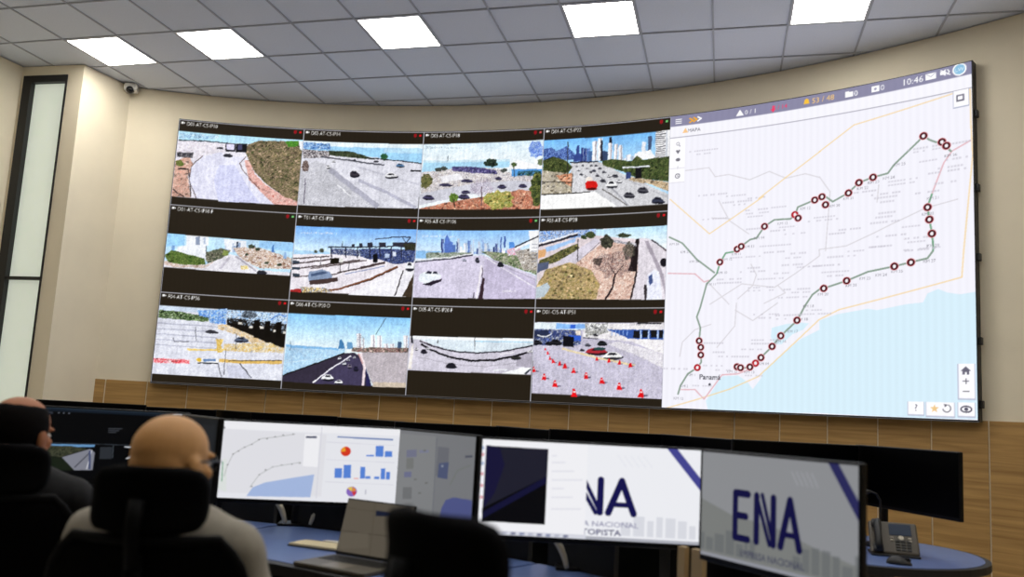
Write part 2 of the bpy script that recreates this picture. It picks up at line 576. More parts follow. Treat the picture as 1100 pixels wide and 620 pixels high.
M_panel = mat('light panel diffuser', 'ffffff', 0.5, emit='fffdf8', estr=PANEL_LIGHT)
M_lframe = mat('light panel frame', 'd8d8d8', 0.4)
LL = ['square light panel at the left end of the ceiling row, nearest the small corner camera',
      'second square light panel of the ceiling row, one tile from the left end',
      'square light panel above the second column of camera pictures',
      'square light panel above the fourth column of camera pictures',
      'square light panel at the right end of the ceiling row, above the route map']
for i, (c, r) in enumerate(LIGHTS + ADDED_REAR):
    p = grid(c + .5, r + .5)
    t = empty('ceiling_light', (p.x, p.y, ZC), GA)
    lab = LL[i] if i < 5 else 'added square light panel out of view above the operators'
    prop(t, lab, 'ceiling light', 'ceiling light panels' if i < 5 else 'added ceiling light panels out of view')
    h = GT / 2 - .009; w = .014
    f = MB().box(-h, h, -h, -h + w, -.001, .03).box(-h, h, h - w, h, -.001, .03).box(-h, -h + w, -h + w, h - w, -.001, .03).box(h - w, h, -h + w, h - w, -.001, .03)
    f.build('frame', M_lframe, t)
    MB().box(-h + w, h - w, -h + w, h - w, .004, .012).build('diffuser', M_panel, t)

# small dome camera in the ceiling corner
p = Vector((-4.305, 8.43))
t = empty('security_camera', (p.x, p.y, ZC), 0.25)
prop(t, 'small white security camera with a dark dome in the ceiling corner', 'camera')
M_whitepl = mat('white plastic', 'dcdad2', 0.4)
MB().rbox(-.065, .065, -.06, .06, -.085, .0, .022, 3).build('housing', M_whitepl, t, True)
MB().ball((0, -.035, -.072), (.045, .04, .04)).build('lens_dome', mat('smoked dome', '15151a', 0.1), t, True)

# ------------------------------------------------------------------ video wall
LED_R = RW - 0.10
LA0, LDA, LA1 = -0.1545, 0.1572, 0.7832
LZ0, LZ1 = 1.5002, 4.3255
TH = (LZ1 - LZ0) / 3
OFF = '241d13'  # dark LED tone with the room's reflection put into its glow
M_led = screen_mat('video wall picture', WALL_LED, 0.6, 0.05)
video_wall = empty('video_wall', arc(0.31, LED_R, 0))
prop(video_wall, 'huge curved video wall of twelve traffic camera pictures and a route map', 'video wall')
vw = Vector(video_wall.location)
cab = MB(); arc_solid(cab, LA0 - .0007, LA1 + .0009, LED_R + .004, RW - .012, LZ0 - .012, LZ1 + .008, .02)
cab.v = [tuple(Vector(v) - vw) for v in cab.v]
cab.build('cabinet', M_black, video_wall)
tr_ = MB(); arc_solid(tr_, LA0 - .0009, LA1 + .001, LED_R - .001, LED_R + .012, LZ0 - .016, LZ0 - .009, .02)
tr_.v = [tuple(Vector(v) - vw) for v in tr_.v]
tr_.build('bottom_trim', mat('aluminium trim', '9a9aa0', 0.35, 0.8), video_wall)
for z in (1.62, 2.1, 2.75, 3.3, 3.9):
    b = MB().rbox(-.012, .012, -.025, .025, -.03, .03, .006)
    q = Vector(arc(LA1 + .0022, LED_R + .045, z)) - vw
    b.build('side_latch', M_black, video_wall, loc=q, rot=(0, 0, -LA1))

def cyl_pos(a0, a1, z0, z1):
    def f(u, v):
        a = a0 + (a1 - a0) * u
        return (CX + LED_R * np.sin(a) - vw.x, CY + LED_R * np.cos(a) - vw.y, z1 + (z0 - z1) * v - vw.z)
    return f

BLU = ['2c3c78', '5a78b8', '3c4c88', '8aa8d8']
WHT = ['eef0f6', 'd4dae6', 'b8c4d8', '8ca0c0']
def feed_0_0(p):
    p.poly('e0dde8', [(72, 100), (885, 160), (850, 588), (22, 530)])
    p.poly('b4dcf4', [(72, 100), (885, 160), (880, 200), (500, 180), (70, 160)])
    p.poly('0', [(75, 112), (330, 128), (330, 150), (75, 148)], mix=['7aa0c4', 'b4dcf4', 'd8ecf8', '9cc4e0'])
    p.line('39404a', 7, [(72, 160), (300, 168), (390, 178)])
    p.poly('0', [(70, 165), (380, 182), (370, 230), (180, 290), (60, 240)], mix=['ece8f0', 'dcd8e6', 'd8d0d8'])
    p.poly('0', [(45, 300), (140, 260), (170, 330), (130, 390), (150, 535), (22, 530)], mix=['d8b0a0', 'c89888', 'e4c8bc', 'b89080'])
    p.poly('0', [(60, 240), (165, 240), (160, 280), (60, 272)], mix=['202028', '4a4850', '8a8688'])
    p.bush(['6a7a3c', '4a5628', '8a8a50'], 75, 312, 26, 22)
    p.line('18161a', 9, [(68, 346), (130, 352)])
    p.line('3a3234', 6, [(130, 345), (145, 440), (150, 530)]); p.line('3a3234', 7, [(35, 480), (60, 505), (105, 530)])
    p.poly('dcdcf0', [(180, 540), (138, 420), (150, 340), (230, 262), (340, 238), (400, 262), (505, 268), (470, 300), (478, 350), (560, 440), (660, 530), (700, 580)], n=.015)
    p.poly('cdcfee', [(330, 320), (440, 320), (520, 460), (600, 570), (330, 560), (300, 420)], n=.015)
    p.line('5a4a48', 5, [(225, 262), (150, 335), (138, 420), (185, 540)])
    p.poly('0', [(500, 290), (530, 290), (570, 380), (640, 450), (760, 530), (855, 562), (850, 588), (690, 578), (600, 490), (530, 420)], mix=['dca8a0', 'd09890', 'ecc8c0'])
    p.line('5a4644', 5, [(508, 266), (470, 305), (485, 350), (560, 440), (600, 480)])
    p.poly('0', [(520, 185), (600, 160), (885, 168), (852, 562), (760, 530), (650, 450), (575, 375), (530, 300), (505, 240)], mix=['6b6a48', '8a7a5c', '4a5032', 'a89078', '4c4a34', '7c6c58', 'b8a088'])
    p.poly('0', [(765, 166), (862, 168), (850, 200), (790, 205)], mix=['4a8a30', '6aa040', '3c7024'])
    p.poly('eef2fa', [(855, 166), (887, 168), (880, 235), (862, 215)])
    p.rect('1c1c24', 375, 178, 440, 232); p.rect('d8d4f0', 382, 182, 432, 220); p.rect('18181e', 442, 180, 515, 236)
    p.rect('4a4a6a', 455, 186, 485, 222)
    p.car('383840', 390, 255, 62, 24); p.rect('282830', 320, 205, 360, 216); p.ell('b05040', 690, 528, 5)
def feed_0_1(p):
    p.poly('d4d4de', [(68, 135), (868, 152), (835, 580), (30, 558)], n=.03)
    p.poly('dfeef8', [(68, 135), (868, 152), (866, 185), (66, 170)])
    p.poly('9ccbee', [(66, 165), (868, 180), (860, 278), (520, 235), (380, 210), (66, 190)])
    p.poly('b6d8f0', [(600, 180), (868, 183), (864, 215), (600, 205)])
    p.poly('0', [(68, 145), (240, 150), (240, 190), (66, 190)], mix=['3c6cb4', '8fb8e0', 'c8dcf0', '6c98d0'])
    p.poly('0', [(66, 190), (240, 200), (240, 240), (62, 250)], mix=['d8d4d8', '6a6468', '302c34', 'b8b0b0'], grain=3)
    p.poly('0', [(230, 195), (380, 198), (500, 235), (540, 252), (380, 240), (240, 226)], mix=['3a4432', '20261c', '5a6248'])
    p.bush(['2c5a3c', '1c3a28', '4a7850'], 600, 235, 22, 22)
    p.line('50505a', 10, [(180, 236), (400, 262), (600, 290)]); p.line('24242c', 7, [(480, 240), (640, 254), (855, 280)])
    p.poly('0', [(40, 330), (150, 262), (250, 300), (560, 572), (30, 558)], mix=['b9b9c0', 'c8c8d0', 'a8a8b2', 'd4d4da'], grain=1)
    p.line('a8a8b6', 34, [(240, 320), (560, 565)]); p.line('b4b4c4', 20, [(430, 390), (620, 470), (820, 575)])
    p.line('c0c0cc', 10, [(420, 300), (840, 420)]); p.line('f0f0f6', 6, [(290, 420), (375, 495)])
    p.bush(['40302e', '685850', '9a8c88'], 82, 300, 24, 35)
    p.line('50485a', 5, [(80, 380), (72, 550)])
    p.car('3c3840', 402, 348, 66, 46); p.car('e8e8ec', 645, 358, 90, 40); p.car('5a80a8', 708, 292, 62, 26)
    p.car('e0e0e4', 230, 302, 34, 26); p.car('c8c8cc', 265, 268, 28, 16); p.line('24242a', 12, [(780, 325), (856, 334)]); p.car('505058', 400, 256, 26, 14); p.car('38383e', 545, 264, 40, 12)
def feed_0_2(p):
    p.gradient('d2e6f6', 'eaf3f8', [(66, 140), (868, 115), (845, 568), (38, 565)], .12, .4)
    p.poly('a9d2ec', [(62, 248), (640, 236), (640, 290), (58, 326)]); p.poly('c6dfee', [(62, 248), (640, 236), (640, 250), (62, 262)])
    p.text('2024-04-18 Tue 09:46:11', 80, 160, 12, '8090a0', width=235)
    p.line('506070', 5, [(225, 215), (225, 250)])
    p.bush(['3c5ec0', '7a9ae0', '5878d0', 'b0ccf0'], 815, 180, 52, 55, keep=.85)
    p.poly('0', [(56, 326), (250, 300), (400, 290), (560, 300), (640, 330), (850, 340), (845, 430), (48, 480)], mix=['e0dcd8', '8a8898', 'b8a8a0', 'f0f0f0', 'c8c0c4', 'd8d4d8'], grain=3)
    p.poly('0', [(250, 285), (400, 285), (540, 310), (560, 335), (400, 328), (250, 312)], mix=['3a3a6a', '6a5a90', '22283a', '8a86b0'], grain=3)
    p.bush(['28382c', '1a2420', '48584a'], 510, 262, 44, 26)
    for x, y in ((165, 305), (200, 298), (600, 312)): p.bush(['2c3430', '585c58'], x, y, 22, 14)
    p.poly('f4f6fa', [(630, 280), (690, 244), (862, 288), (862, 306), (640, 302)])
    p.poly('5a9ad8', [(650, 304), (858, 306), (855, 345), (650, 352)]); p.poly('0', [(690, 318), (850, 318), (850, 350), (690, 350)], mix=['2c4a5a', '5a9ad8', '3a5a38'])
    p.line('3a3c34', 5, [(665, 270), (668, 355)]); p.bush(['3a4a30', '58683c'], 665, 275, 18, 14)
    p.poly('c8c8d2', [(44, 465), (400, 395), (700, 378), (848, 405), (845, 450), (500, 445), (42, 540)], n=.04)
    p.poly('e8e6ec', [(170, 350), (300, 330), (330, 370), (190, 390)], n=.05)
    for x, y, w, h in ((100, 490, 78, 32), (330, 482, 78, 34), (345, 452, 60, 24), (585, 418, 62, 28), (725, 416, 58, 28), (210, 405, 90, 20), (560, 365, 50, 20), (350, 378, 80, 24)):
        p.car('4a4664', x, y, w, h, '201c2c')
    p.poly('0', [(38, 566), (250, 515), (480, 482), (700, 440), (785, 452), (848, 520), (845, 570)], mix=['c07860', 'a05a48', 'd89878', '8a6050', 'd8b098'])
    p.bush(['8a8a40', 'c0a860', '5c6a30', 'a0b070', 'd0b878'], 570, 507, 98, 62)
    p.bush(['6a6a40', '3a4428', '88805a'], 85, 385, 38, 50); p.bush(['5a7a30', '3a5020', '88a050'], 265, 490, 30, 30); p.line('4a3830', 8, [(265, 500), (272, 555)])
    p.bush(['b0a0b8', '7a7088', 'd8d0d8'], 450, 425, 75, 55, keep=.5); p.line('5a4a50', 7, [(450, 420), (452, 540)])
    p.bush(['3a4a2a', '68703a', '20281c', '84884c'], 822, 440, 48, 100)
    p.bush(['5a6a50', '808868'], 850, 262, 30, 22)
def feed_0_3(p):
    p.gradient('70b0ec', 'b4d8f6', [(50, 175), (868, 115), (858, 572), (32, 610)], .12, .45)
    p.poly('0', [(50, 230), (100, 215), (130, 240), (200, 205), (240, 250), (300, 290), (50, 300)], mix=['2c3c78', '5a78b8', '3c4c88', '7a98d0'], grain=3)
    p.skyline(240, 350, 305, 30, 90, BLU); p.poly('3a4a88', [(255, 300), (262, 200), (278, 200), (285, 300)])
    for x0, x1, y0 in ((362, 392, 175), (396, 424, 158), (462, 490, 190), (502, 524, 195), (530, 556, 202)):
        p.rect('f4f2f4', x0, y0, x1, 300); p.rect('9a94a0', x0 + (x1 - x0) * .6, y0, x0 + (x1 - x0) * .85, 300)
    p.rect('2c2c38', 414, 172, 428, 300); p.rect('3a4a6a', 428, 240, 460, 300); p.rect('241c24', 472, 150, 488, 190); p.rect('4a6a9a', 335, 240, 360, 300)
    p.skyline(560, 640, 300, 10, 50, WHT)
    p.rect('e8ecf4', 682, 185, 705, 290); p.rect('4a5a7a', 720, 150, 745, 240); p.poly('f2f4f8', [(630, 295), (650, 250), (740, 235), (775, 290)])
    p.poly('f0f0f2', [(770, 122), (868, 112), (866, 288), (768, 290)])
    for k in range(13): p.line('54545e', 5, [(770, 128 + k * 13), (830 + 8 * (k % 3), 124 + k * 13)])
    p.line('c8ccd4', 12, [(845, 116), (842, 285)])
    p.poly('c8c8cc', [(225, 312), (420, 310), (560, 385), (862, 522), (858, 580), (500, 595), (225, 505)], n=.04)
    p.poly('0', [(420, 300), (500, 290), (620, 305), (650, 272), (690, 295), (866, 280), (864, 440), (740, 425), (620, 400), (560, 370), (430, 330)], mix=['3a4a2a', '28341e', '56623a', '48582c', '6a7048'])
    p.poly('0', [(600, 400), (740, 425), (864, 445), (862, 505), (740, 455), (600, 425)], mix=['c8b090', 'a89070', 'e0d0b8'])
    p.poly('0', [(48, 300), (110, 275), (195, 300), (235, 340), (205, 385), (120, 385), (46, 365)], mix=['46522e', '28341e', '6a7042'])
    p.poly('0', [(44, 365), (235, 380), (232, 505), (34, 520)], mix=['b0a890', 'c4bcac', '988c78', 'd0c8bc'])
    p.poly('0', [(125, 395), (232, 380), (228, 465), (180, 440)], mix=['d09070', 'b87858', 'e0b8a0'])
    p.line('2c2a28', 5, [(40, 437), (232, 437)]); p.line('383430', 5, [(205, 180), (202, 400)]); p.line('383430', 5, [(236, 385), (228, 500)])
    p.line('2a2a34', 8, [(215, 312), (400, 306)]); p.line('9a9aa2', 8, [(390, 380), (600, 585)]); p.line('b0b0b6', 6, [(540, 400), (858, 540)]); p.line('55504c', 6, [(430, 480), (590, 585)])
    p.poly('f8f8f8', [(30, 522), (380, 497), (525, 590), (30, 612)]); p.line('1c1a18', 6, [(36, 520), (350, 498)])
    for x, y, w in ((262, 335, 18), (300, 330, 18), (325, 348, 22), (372, 362, 30), (290, 385, 24), (318, 395, 28), (395, 395, 26), (430, 425, 40), (470, 398, 36), (510, 395, 40), (355, 330, 20), (410, 350, 26), (440, 372, 30), (340, 310, 14), (385, 330, 20), (600, 520, 72), (690, 490, 76), (788, 556, 84), (350, 370, 22), (275, 362, 18)):
        p.car(['505058', '30303a', '888890', 'e4e4e8', '3a3e50'][(x + y) % 5], x, y, w, w * .5)
    p.car('f2f2f4', 485, 450, 76, 46); p.car('e8e8ec', 535, 430, 40, 24); p.ell('e8dcd4', 342, 420, 22, 18)
    p.poly('d0201c', [(318, 445), (335, 428), (385, 428), (398, 460), (385, 485), (325, 478)]); p.ell('5a1010', 360, 480, 34, 10)
    p.line('d8dce4', 10, [(555, 345), (735, 340)]); p.rect('18181c', 640, 345, 680, 415); p.rect('3a4878', 580, 375, 612, 415)
def feed_1_0(p):
    p.poly('bcdcf5', [(50, 215), (866, 270), (840, 482), (25, 430)])
    p.poly('9cccf4', [(50, 215), (170, 222), (165, 290), (42, 300)]); p.poly('9cc8f2', [(640, 258), (866, 270), (860, 330), (640, 300)])
    p.poly('e8ecf6', [(178, 225), (318, 233), (316, 290), (178, 288)]); p.rect('8c98b0', 235, 232, 262, 285); p.rect('b0bcd0', 285, 236, 300, 280)
    p.poly('e8ecf5', [(112, 330), (125, 300), (180, 288), (302, 290), (300, 385), (200, 370), (115, 345)]); p.line('30384a', 5, [(300, 290), (302, 385)])
    p.rect('7ca0d0', 85, 290, 105, 330); p.poly('e6ebf5', [(415, 245), (560, 258), (550, 335), (420, 318)]); p.skyline(420, 640, 330, 20, 75, WHT); p.rect('384458', 492, 262, 504, 300)
    p.poly('0', [(470, 300), (640, 300), (850, 370), (850, 440), (640, 432), (520, 370)], mix=['c0a890', '906858', 'e0d4cc', 'd8c4b8', 'f0ecec'])
    for x, y, a in ((590, 292, 22), (628, 310, 16), (690, 400, 16), (770, 410, 16), (560, 345, 14)): p.bush(['2c3428', '58604c'], x, y, a, a * .6)
    p.poly('4a78b8', [(716, 330), (722, 292), (730, 280), (738, 330)]); p.poly('8aa8d0', [(795, 370), (800, 330), (815, 330), (818, 375)])
    p.poly('0', [(300, 330), (390, 305), (460, 320), (400, 372), (310, 405), (298, 380)], mix=['6a6a58', '3c4438', 'a8a090', '55604a'])
    p.poly('dcdae2', [(28, 395), (100, 412), (300, 412), (455, 342), (500, 352), (640, 442), (842, 462), (840, 482), (25, 430)], n=.02)
    p.poly('0', [(30, 385), (100, 405), (300, 415), (360, 390), (300, 432), (100, 430), (28, 412)], mix=['d8c8c4', 'e4dcdc', 'c4a898'])
    p.poly('0', [(40, 352), (90, 320), (200, 350), (290, 372), (296, 412), (180, 416), (60, 400)], mix=['4a6430', '6a8040', '34481e', '7c8c50'])
    p.bush(['6a7a40', '8c9858'], 425, 335, 22, 20); p.line('a8a4b0', 10, [(490, 355), (620, 450)]); p.line('c4c0cc', 14, [(450, 360), (390, 440)])
    p.car('34343c', 655, 458, 66, 26); p.poly('0', [(520, 415), (570, 418), (570, 442), (525, 440)], mix=['e8d890', 'f0f0e8', 'd0a840'])
def feed_1_1(p):
    p.gradient('7aaef0', 'd6e8f8', [(65, 108), (855, 130), (815, 565), (30, 520)], .15, .45)
    p.text('2024-04-18 Tue 09:46:11', 95, 152, 12, 'f0f6ff', width=230)
    p.poly('a8ccec', [(50, 262), (280, 272), (280, 295), (48, 300)])
    p.poly('e6e0e8', [(46, 290), (300, 285), (600, 300), (848, 335), (815, 565), (30, 522)], n=.02)
    for y in (265, 268): p.bush(['3a4034', '60665c'], 232, y, 14, 12)
    p.bush(['3a4034', '60665c'], 192, 272, 10, 10)
    for a, b, w in (((48, 318), (280, 300), 8), ((45, 352), (300, 318), 9), ((45, 388), (480, 322), 9), ((160, 382), (520, 325), 7), ((330, 408), (640, 340), 10), ((480, 375), (640, 342), 16), ((60, 435), (330, 415), 7)):
        p.line('4a3c3c', w, [a, b])
    p.line('8a94b8', 6, [(380, 415), (640, 365)]); p.line('7a4c34', 12, [(260, 520), (330, 516), (560, 440), (725, 366)]); p.line('3a2a24', 5, [(400, 500), (560, 448), (725, 372)])
    p.poly('0', [(290, 250), (420, 252), (480, 262), (470, 300), (290, 285)], mix=['2c3a6a', '8a94b8', '181c2c', 'd8dce8', '5a6488'], grain=3)
    p.poly('0', [(470, 255), (560, 250), (845, 258), (832, 340), (700, 352), (600, 320), (540, 320), (480, 300)], mix=['2c3a6a', '4a5a98', '181c2c', '8a98c8', '38405c'], grain=3)
    p.rect('101016', 560, 285, 590, 340); p.rect('d0d8ea', 690, 270, 712, 300); p.rect('b8c8e4', 640, 285, 668, 310)
    p.line('24242e', 8, [(270, 240), (480, 242), (700, 236), (845, 242)])
    for x0, x1, y0 in ((425, 445, 222), (470, 494, 216), (525, 560, 212), (600, 645, 212), (690, 842, 212)): p.rect('32323e', x0, y0, x1, 240)
    p.poly('0', [(760, 220), (842, 220), (836, 268), (770, 262)], mix=['28281c', '484838', '38382c'])
    for x in (290, 385, 460, 540, 605, 680, 745): p.line('28283a', 7, [(x, 240), (x + 2, 310)])
    p.line('2c2838', 6, [(575, 192), (700, 176), (805, 180), (778, 215), (755, 182)])
    p.line('404048', 3, [(362, 205), (362, 240)]); p.line('404048', 3, [(225, 300), (222, 380)]); p.line('303038', 4, [(405, 330), (402, 400)])
    for y in (330, 372, 415): p.rect('3a4450', 45, y, 90, y + 18)
    p.poly('8494b0', [(145, 425), (150, 402), (235, 386), (285, 404), (300, 430), (295, 458), (150, 466)]); p.poly('4a5a78', [(160, 415), (240, 398), (275, 410), (165, 430)])
    p.poly('4a3a38', [(150, 458), (335, 436), (335, 460), (250, 478), (155, 486)])
    p.poly('a83030', [(30, 516), (98, 512), (100, 535), (30, 530)]); p.poly('0', [(90, 500), (250, 505), (300, 530), (110, 535)], mix=['d8c080', 'e8e4e0', '4a5a78', 'a08050'], grain=3)
    p.rect('1c1810', 285, 312, 342, 346); p.rect('d8d8d4', 346, 314, 368, 340); p.line('282420', 4, [(350, 340), (348, 410)])
    p.poly('eceaf2', [(400, 548), (725, 385), (835, 400), (815, 565)], n=.02)
    p.line('2c2428', 8, [(760, 392), (705, 556)]); p.poly('44382c', [(832, 405), (818, 565), (755, 560)])
    p.car('e8eaf0', 802, 365, 58, 60, '2c2c34')
def feed_1_2(p):
    p.gradient('86b8f0', 'd8e8f8', [(68, 102), (862, 105), (838, 548), (40, 540)], .13, .42)
    p.text('2024-04-18 Tue 09:46:11', 100, 142, 12, 'f2f8ff', width=225)
    p.poly('8ebce8', [(60, 236), (240, 240), (240, 276), (58, 288)])
    p.skyline(225, 330, 262, 40, 120, BLU); p.skyline(330, 530, 258, 10, 110, WHT + BLU, 12); p.skyline(530, 650, 258, 20, 90, BLU + WHT, 12)
    p.poly('5a78c0', [(245, 260), (248, 160), (266, 130), (285, 170), (300, 180), (305, 260)]); p.rect('3c5498', 632, 142, 644, 215); p.rect('4a62a8', 608, 148, 616, 260); p.rect('5a90d8', 665, 180, 698, 220)
    p.poly('0', [(130, 248), (420, 246), (420, 272), (130, 286)], mix=['70806a', '98a090', 'b8bcb8'])
    p.poly('0', [(480, 238), (640, 250), (700, 262), (852, 330), (848, 395), (700, 345), (560, 290)], mix=['4a6040', '74885a', 'a0a888', 'c8c4b8', '8a8878'])
    p.poly('0', [(650, 225), (740, 215), (735, 262), (660, 268)], mix=['d890a8', 'e8c0cc', 'c8d0dc'])
    p.poly('0', [(700, 240), (856, 215), (852, 370), (760, 360)], mix=['b0a8a0', '786c60', 'e0dcd8', '9a9084', 'd0ccc8'])
    p.poly('f2f2f6', [(795, 110), (862, 106), (857, 250), (800, 245)])
    for k in range(6): p.line('8a8e9c', 4, [(812, 200 + k * 22), (850, 196 + k * 22)])
    p.line('f0f0f2', 14, [(700, 228), (862, 160)]); p.line('2c2830', 9, [(700, 216), (800, 170), (862, 142)])
    p.poly('cfc9dd', [(50, 318), (430, 268), (485, 262), (842, 402), (838, 548), (40, 540)], n=.02)
    p.poly('c2bad2', [(505, 300), (520, 290), (840, 440), (838, 548), (500, 548)], n=.02)
    p.line('b0a8be', 10, [(560, 300), (842, 430)]); p.line('e8e4f0', 6, [(520, 285), (842, 480)])
    p.line('3a3644', 9, [(54, 312), (280, 288), (430, 262)]); p.line('e8e8f0', 7, [(54, 302), (280, 279), (430, 255)])
    p.line('ece6ee', 12, [(452, 545), (488, 330)]); p.poly('3c2c34', [(490, 410), (506, 412), (494, 548), (464, 548)]); p.line('4a3c48', 5, [(492, 345), (492, 410)]); p.line('3c3440', 5, [(437, 505), (435, 540)])
    p.poly('2a2230', [(100, 455), (235, 415), (228, 432), (160, 462)]); p.poly('e6eef8', [(80, 418), (90, 392), (130, 372), (195, 370), (225, 392), (222, 412), (125, 448), (90, 440)])
    p.poly('2c2c3c', [(125, 384), (140, 370), (165, 372), (160, 390)]); p.poly('2c2c3c', [(172, 384), (176, 370), (200, 372), (205, 386)])
    p.car('24242e', 607, 322, 46, 32); p.car('484854', 458, 294, 30, 36); p.car('b0b4c4', 375, 296, 26, 16)
    p.text('CARRIL 13', 620, 498, 14, 'ffffff', width=90)
def feed_1_3(p):
    p.poly('d8ccd0', [(50, 140), (888, 105), (872, 578), (35, 575)])
    p.gradient('b8dcf6', 'e4f0f8', [(420, 125), (888, 105), (886, 260), (700, 190), (420, 165)], .15, .35)
    p.poly('0', [(50, 140), (420, 124), (420, 165), (300, 180), (48, 215)], mix=['6a98e0', 'e8eef8', '3c5080', 'c8d0dc', '9cbcec'], grain=3)
    p.line('302c34', 14, [(48, 235), (190, 195), (300, 160)]); p.line('eceaf0', 9, [(48, 222), (300, 148)])
    p.poly('a0c0ea', [(95, 245), (290, 185), (285, 205), (105, 275)]); p.poly('d8a878', [(48, 260), (100, 258), (95, 300), (46, 320)])
    p.bush(['2c3824', '55603c'], 385, 160, 32, 22); p.bush(['4a5a3c', '2c3824'], 340, 175, 24, 14)
    p.poly('0', [(45, 360), (60, 330), (200, 260), (300, 215), (320, 262), (200, 322), (90, 360)], mix=['4a5030', '7c7450', '2c3420', '989058'])
    p.poly('ccc6d2', [(150, 350), (420, 180), (445, 200), (300, 340)]); p.line('6a6068', 4, [(305, 340), (440, 210)])
    p.poly('58607a', [(42, 350), (120, 335), (110, 380), (40, 410)])
    p.poly('0', [(290, 345), (430, 235), (480, 190), (560, 200), (690, 240), (690, 390), (645, 576), (380, 576), (290, 420)], mix=['dcbcac', 'c8a090', 'e4ccc0', 'b08c80', 'ecd8cc'])
    p.poly('0', [(36, 500), (100, 385), (250, 340), (390, 385), (445, 480), (420, 576), (70, 576)], mix=['b8a070', '90804c', '7c7a50', 'd0b890', 'c8a884', 'a08c60'])
    p.poly('b8c4cc', [(35, 505), (110, 470), (125, 500), (90, 560), (35, 575)])
    p.poly('241c1e', [(680, 188), (700, 188), (686, 396), (628, 394)])
    p.poly('0', [(530, 195), (680, 215), (680, 235), (540, 212)], mix=['e0dce0', '6a6a78', 'b8b4bc'])
    p.poly('d8d2da', [(702, 188), (760, 184), (886, 285), (872, 578), (655, 578), (690, 395)], n=.02); p.poly('a8a0ac', [(735, 200), (760, 200), (860, 420), (870, 560), (835, 420), (770, 280)])
    p.line('241c20', 10, [(684, 395), (662, 500), (645, 576)]); p.line('3a343c', 8, [(780, 195), (886, 275)])
    p.bush(['3c3c34', '585848', '2a2c24'], 490, 205, 42, 42); p.bush(['2c3424', '4a503c'], 600, 165, 45, 14); p.bush(['4a4840', '686458', '383630'], 632, 262, 40, 55, keep=.8); p.bush(['5a5048', '3a3430', '8a7868'], 432, 332, 30, 28)
    p.bush(['5a4a50', '8a7478', '3c3036'], 530, 350, 120, 85, keep=.28, grain=1)
    p.line('2a2024', 11, [(478, 576), (530, 500), (542, 410)]); p.line('3a2c30', 5, [(540, 420), (500, 340)]); p.line('3a2c30', 5, [(542, 420), (600, 350)]); p.line('4a3a3e', 4, [(520, 380), (528, 280)])
    p.line('3a3438', 5, [(303, 190), (302, 335)])
    p.poly('3a3438', [(732, 480), (752, 482), (752, 578), (735, 578)]); p.poly('e2e4f6', [(755, 420), (800, 385), (830, 400), (852, 578), (748, 578)]); p.poly('4a5a8a', [(760, 430), (785, 415), (792, 470), (770, 490)])
    p.ell('1c1a22', 860, 342, 26, 28)
def feed_2_0(p):
    p.poly('d8dae6', [(72, 92), (893, 142), (855, 578), (22, 530)], n=.015)
    p.poly('c8d4e6', [(72, 92), (400, 112), (400, 140), (70, 128)])
    p.poly('0', [(66, 122), (200, 132), (385, 165), (380, 198), (64, 172)], mix=['4a6438', '2c3c24', '788c60', 'a0b090'])
    p.poly('0', [(310, 125), (500, 112), (492, 212), (390, 205), (380, 170), (320, 160)], mix=['5088d8', '90bcf0', 'c8dcf4', '3868c0', 'b0c8d8'], grain=4)
    p.poly('0', [(500, 118), (893, 145), (885, 220), (720, 200), (500, 178)], mix=['c8dcf0', '8ab0e0', 'e8f0f8', '506078', 'a8c8ec'], grain=4)
    p.bush(['2c3038', '505860', '8a98a8'], 645, 150, 48, 24); p.line('3870c8', 5, [(780, 185), (830, 150), (880, 165)])
    for y0 in (205, 240, 275, 310, 345): p.line('b4b6c6', 7, [(50, y0), (440, y0 + 24)])
    p.poly('0', [(440, 215), (530, 212), (640, 262), (790, 335), (870, 360), (868, 395), (680, 345), (560, 280), (440, 240)], mix=['e4c490', 'd8d0c4', 'c8a878', 'e8dcd0'])
    p.poly('1a1612', [(495, 172), (620, 180), (720, 200), (885, 215), (874, 365), (785, 352), (715, 312), (640, 275), (500, 215)])
    p.poly('0', [(495, 172), (620, 180), (720, 200), (885, 215), (880, 280), (700, 235), (500, 200)], mix=['1a1612', '3a3630', '1a1612', '0e0c0a', '8a98a8'], grain=4)
    for x, y in ((570, 200), (640, 225), (710, 228), (755, 235), (800, 250), (860, 262)): p.rect('d8d4cc', x, y, x + 26, y + 14)
    for x in (690, 760, 830): p.rect('16120e', x - 15, 185 + (x - 690) * .1, x + 20, 300)
    p.line('e6c878', 12, [(250, 375), (560, 380), (868, 385)]); p.poly('0', [(480, 340), (780, 330), (868, 372), (865, 398), (480, 385)], mix=['e0c078', 'd8d4d4', 'c8a860', 'e4dccc'])
    p.poly('0', [(430, 305), (478, 310), (462, 350), (475, 395), (440, 395)], mix=['e8c058', 'f0e0b0', 'c8a040'])
    p.line('d8b468', 22, [(450, 445), (560, 455), (858, 458)]); p.line('4a4030', 5, [(510, 450), (856, 445)])
    p.poly('0', [(28, 432), (265, 440), (262, 468), (32, 460)], mix=['d83040', 'f0b0b0', 'e87080', 'f4dcdc'])
    p.text('4.7MXQv', 165, 452, 20, 'd02030', width=95)
    p.poly('eef0f6', [(315, 432), (445, 436), (445, 460), (312, 458)]); p.ell('e8c048', 325, 442, 16, 14); p.line('28282c', 8, [(312, 462), (445, 466)]); p.rect('6a86b0', 350, 436, 430, 452)
    p.line('40404a', 7, [(585, 465), (660, 560)]); p.line('50505a', 6, [(445, 470), (466, 552)]); p.line('50505a', 5, [(495, 380), (480, 540)]); p.line('34343c', 4, [(558, 270), (558, 375)]); p.line('40404a', 4, [(300, 230), (302, 320)]); p.line('50505a', 4, [(160, 300), (170, 325), (260, 325)])
    p.car('44444c', 400, 260, 80, 24); p.car('5a6478', 590, 312, 90, 36); p.poly('c6c8d8', [(500, 480), (590, 480), (660, 562), (510, 555)], n=.01)
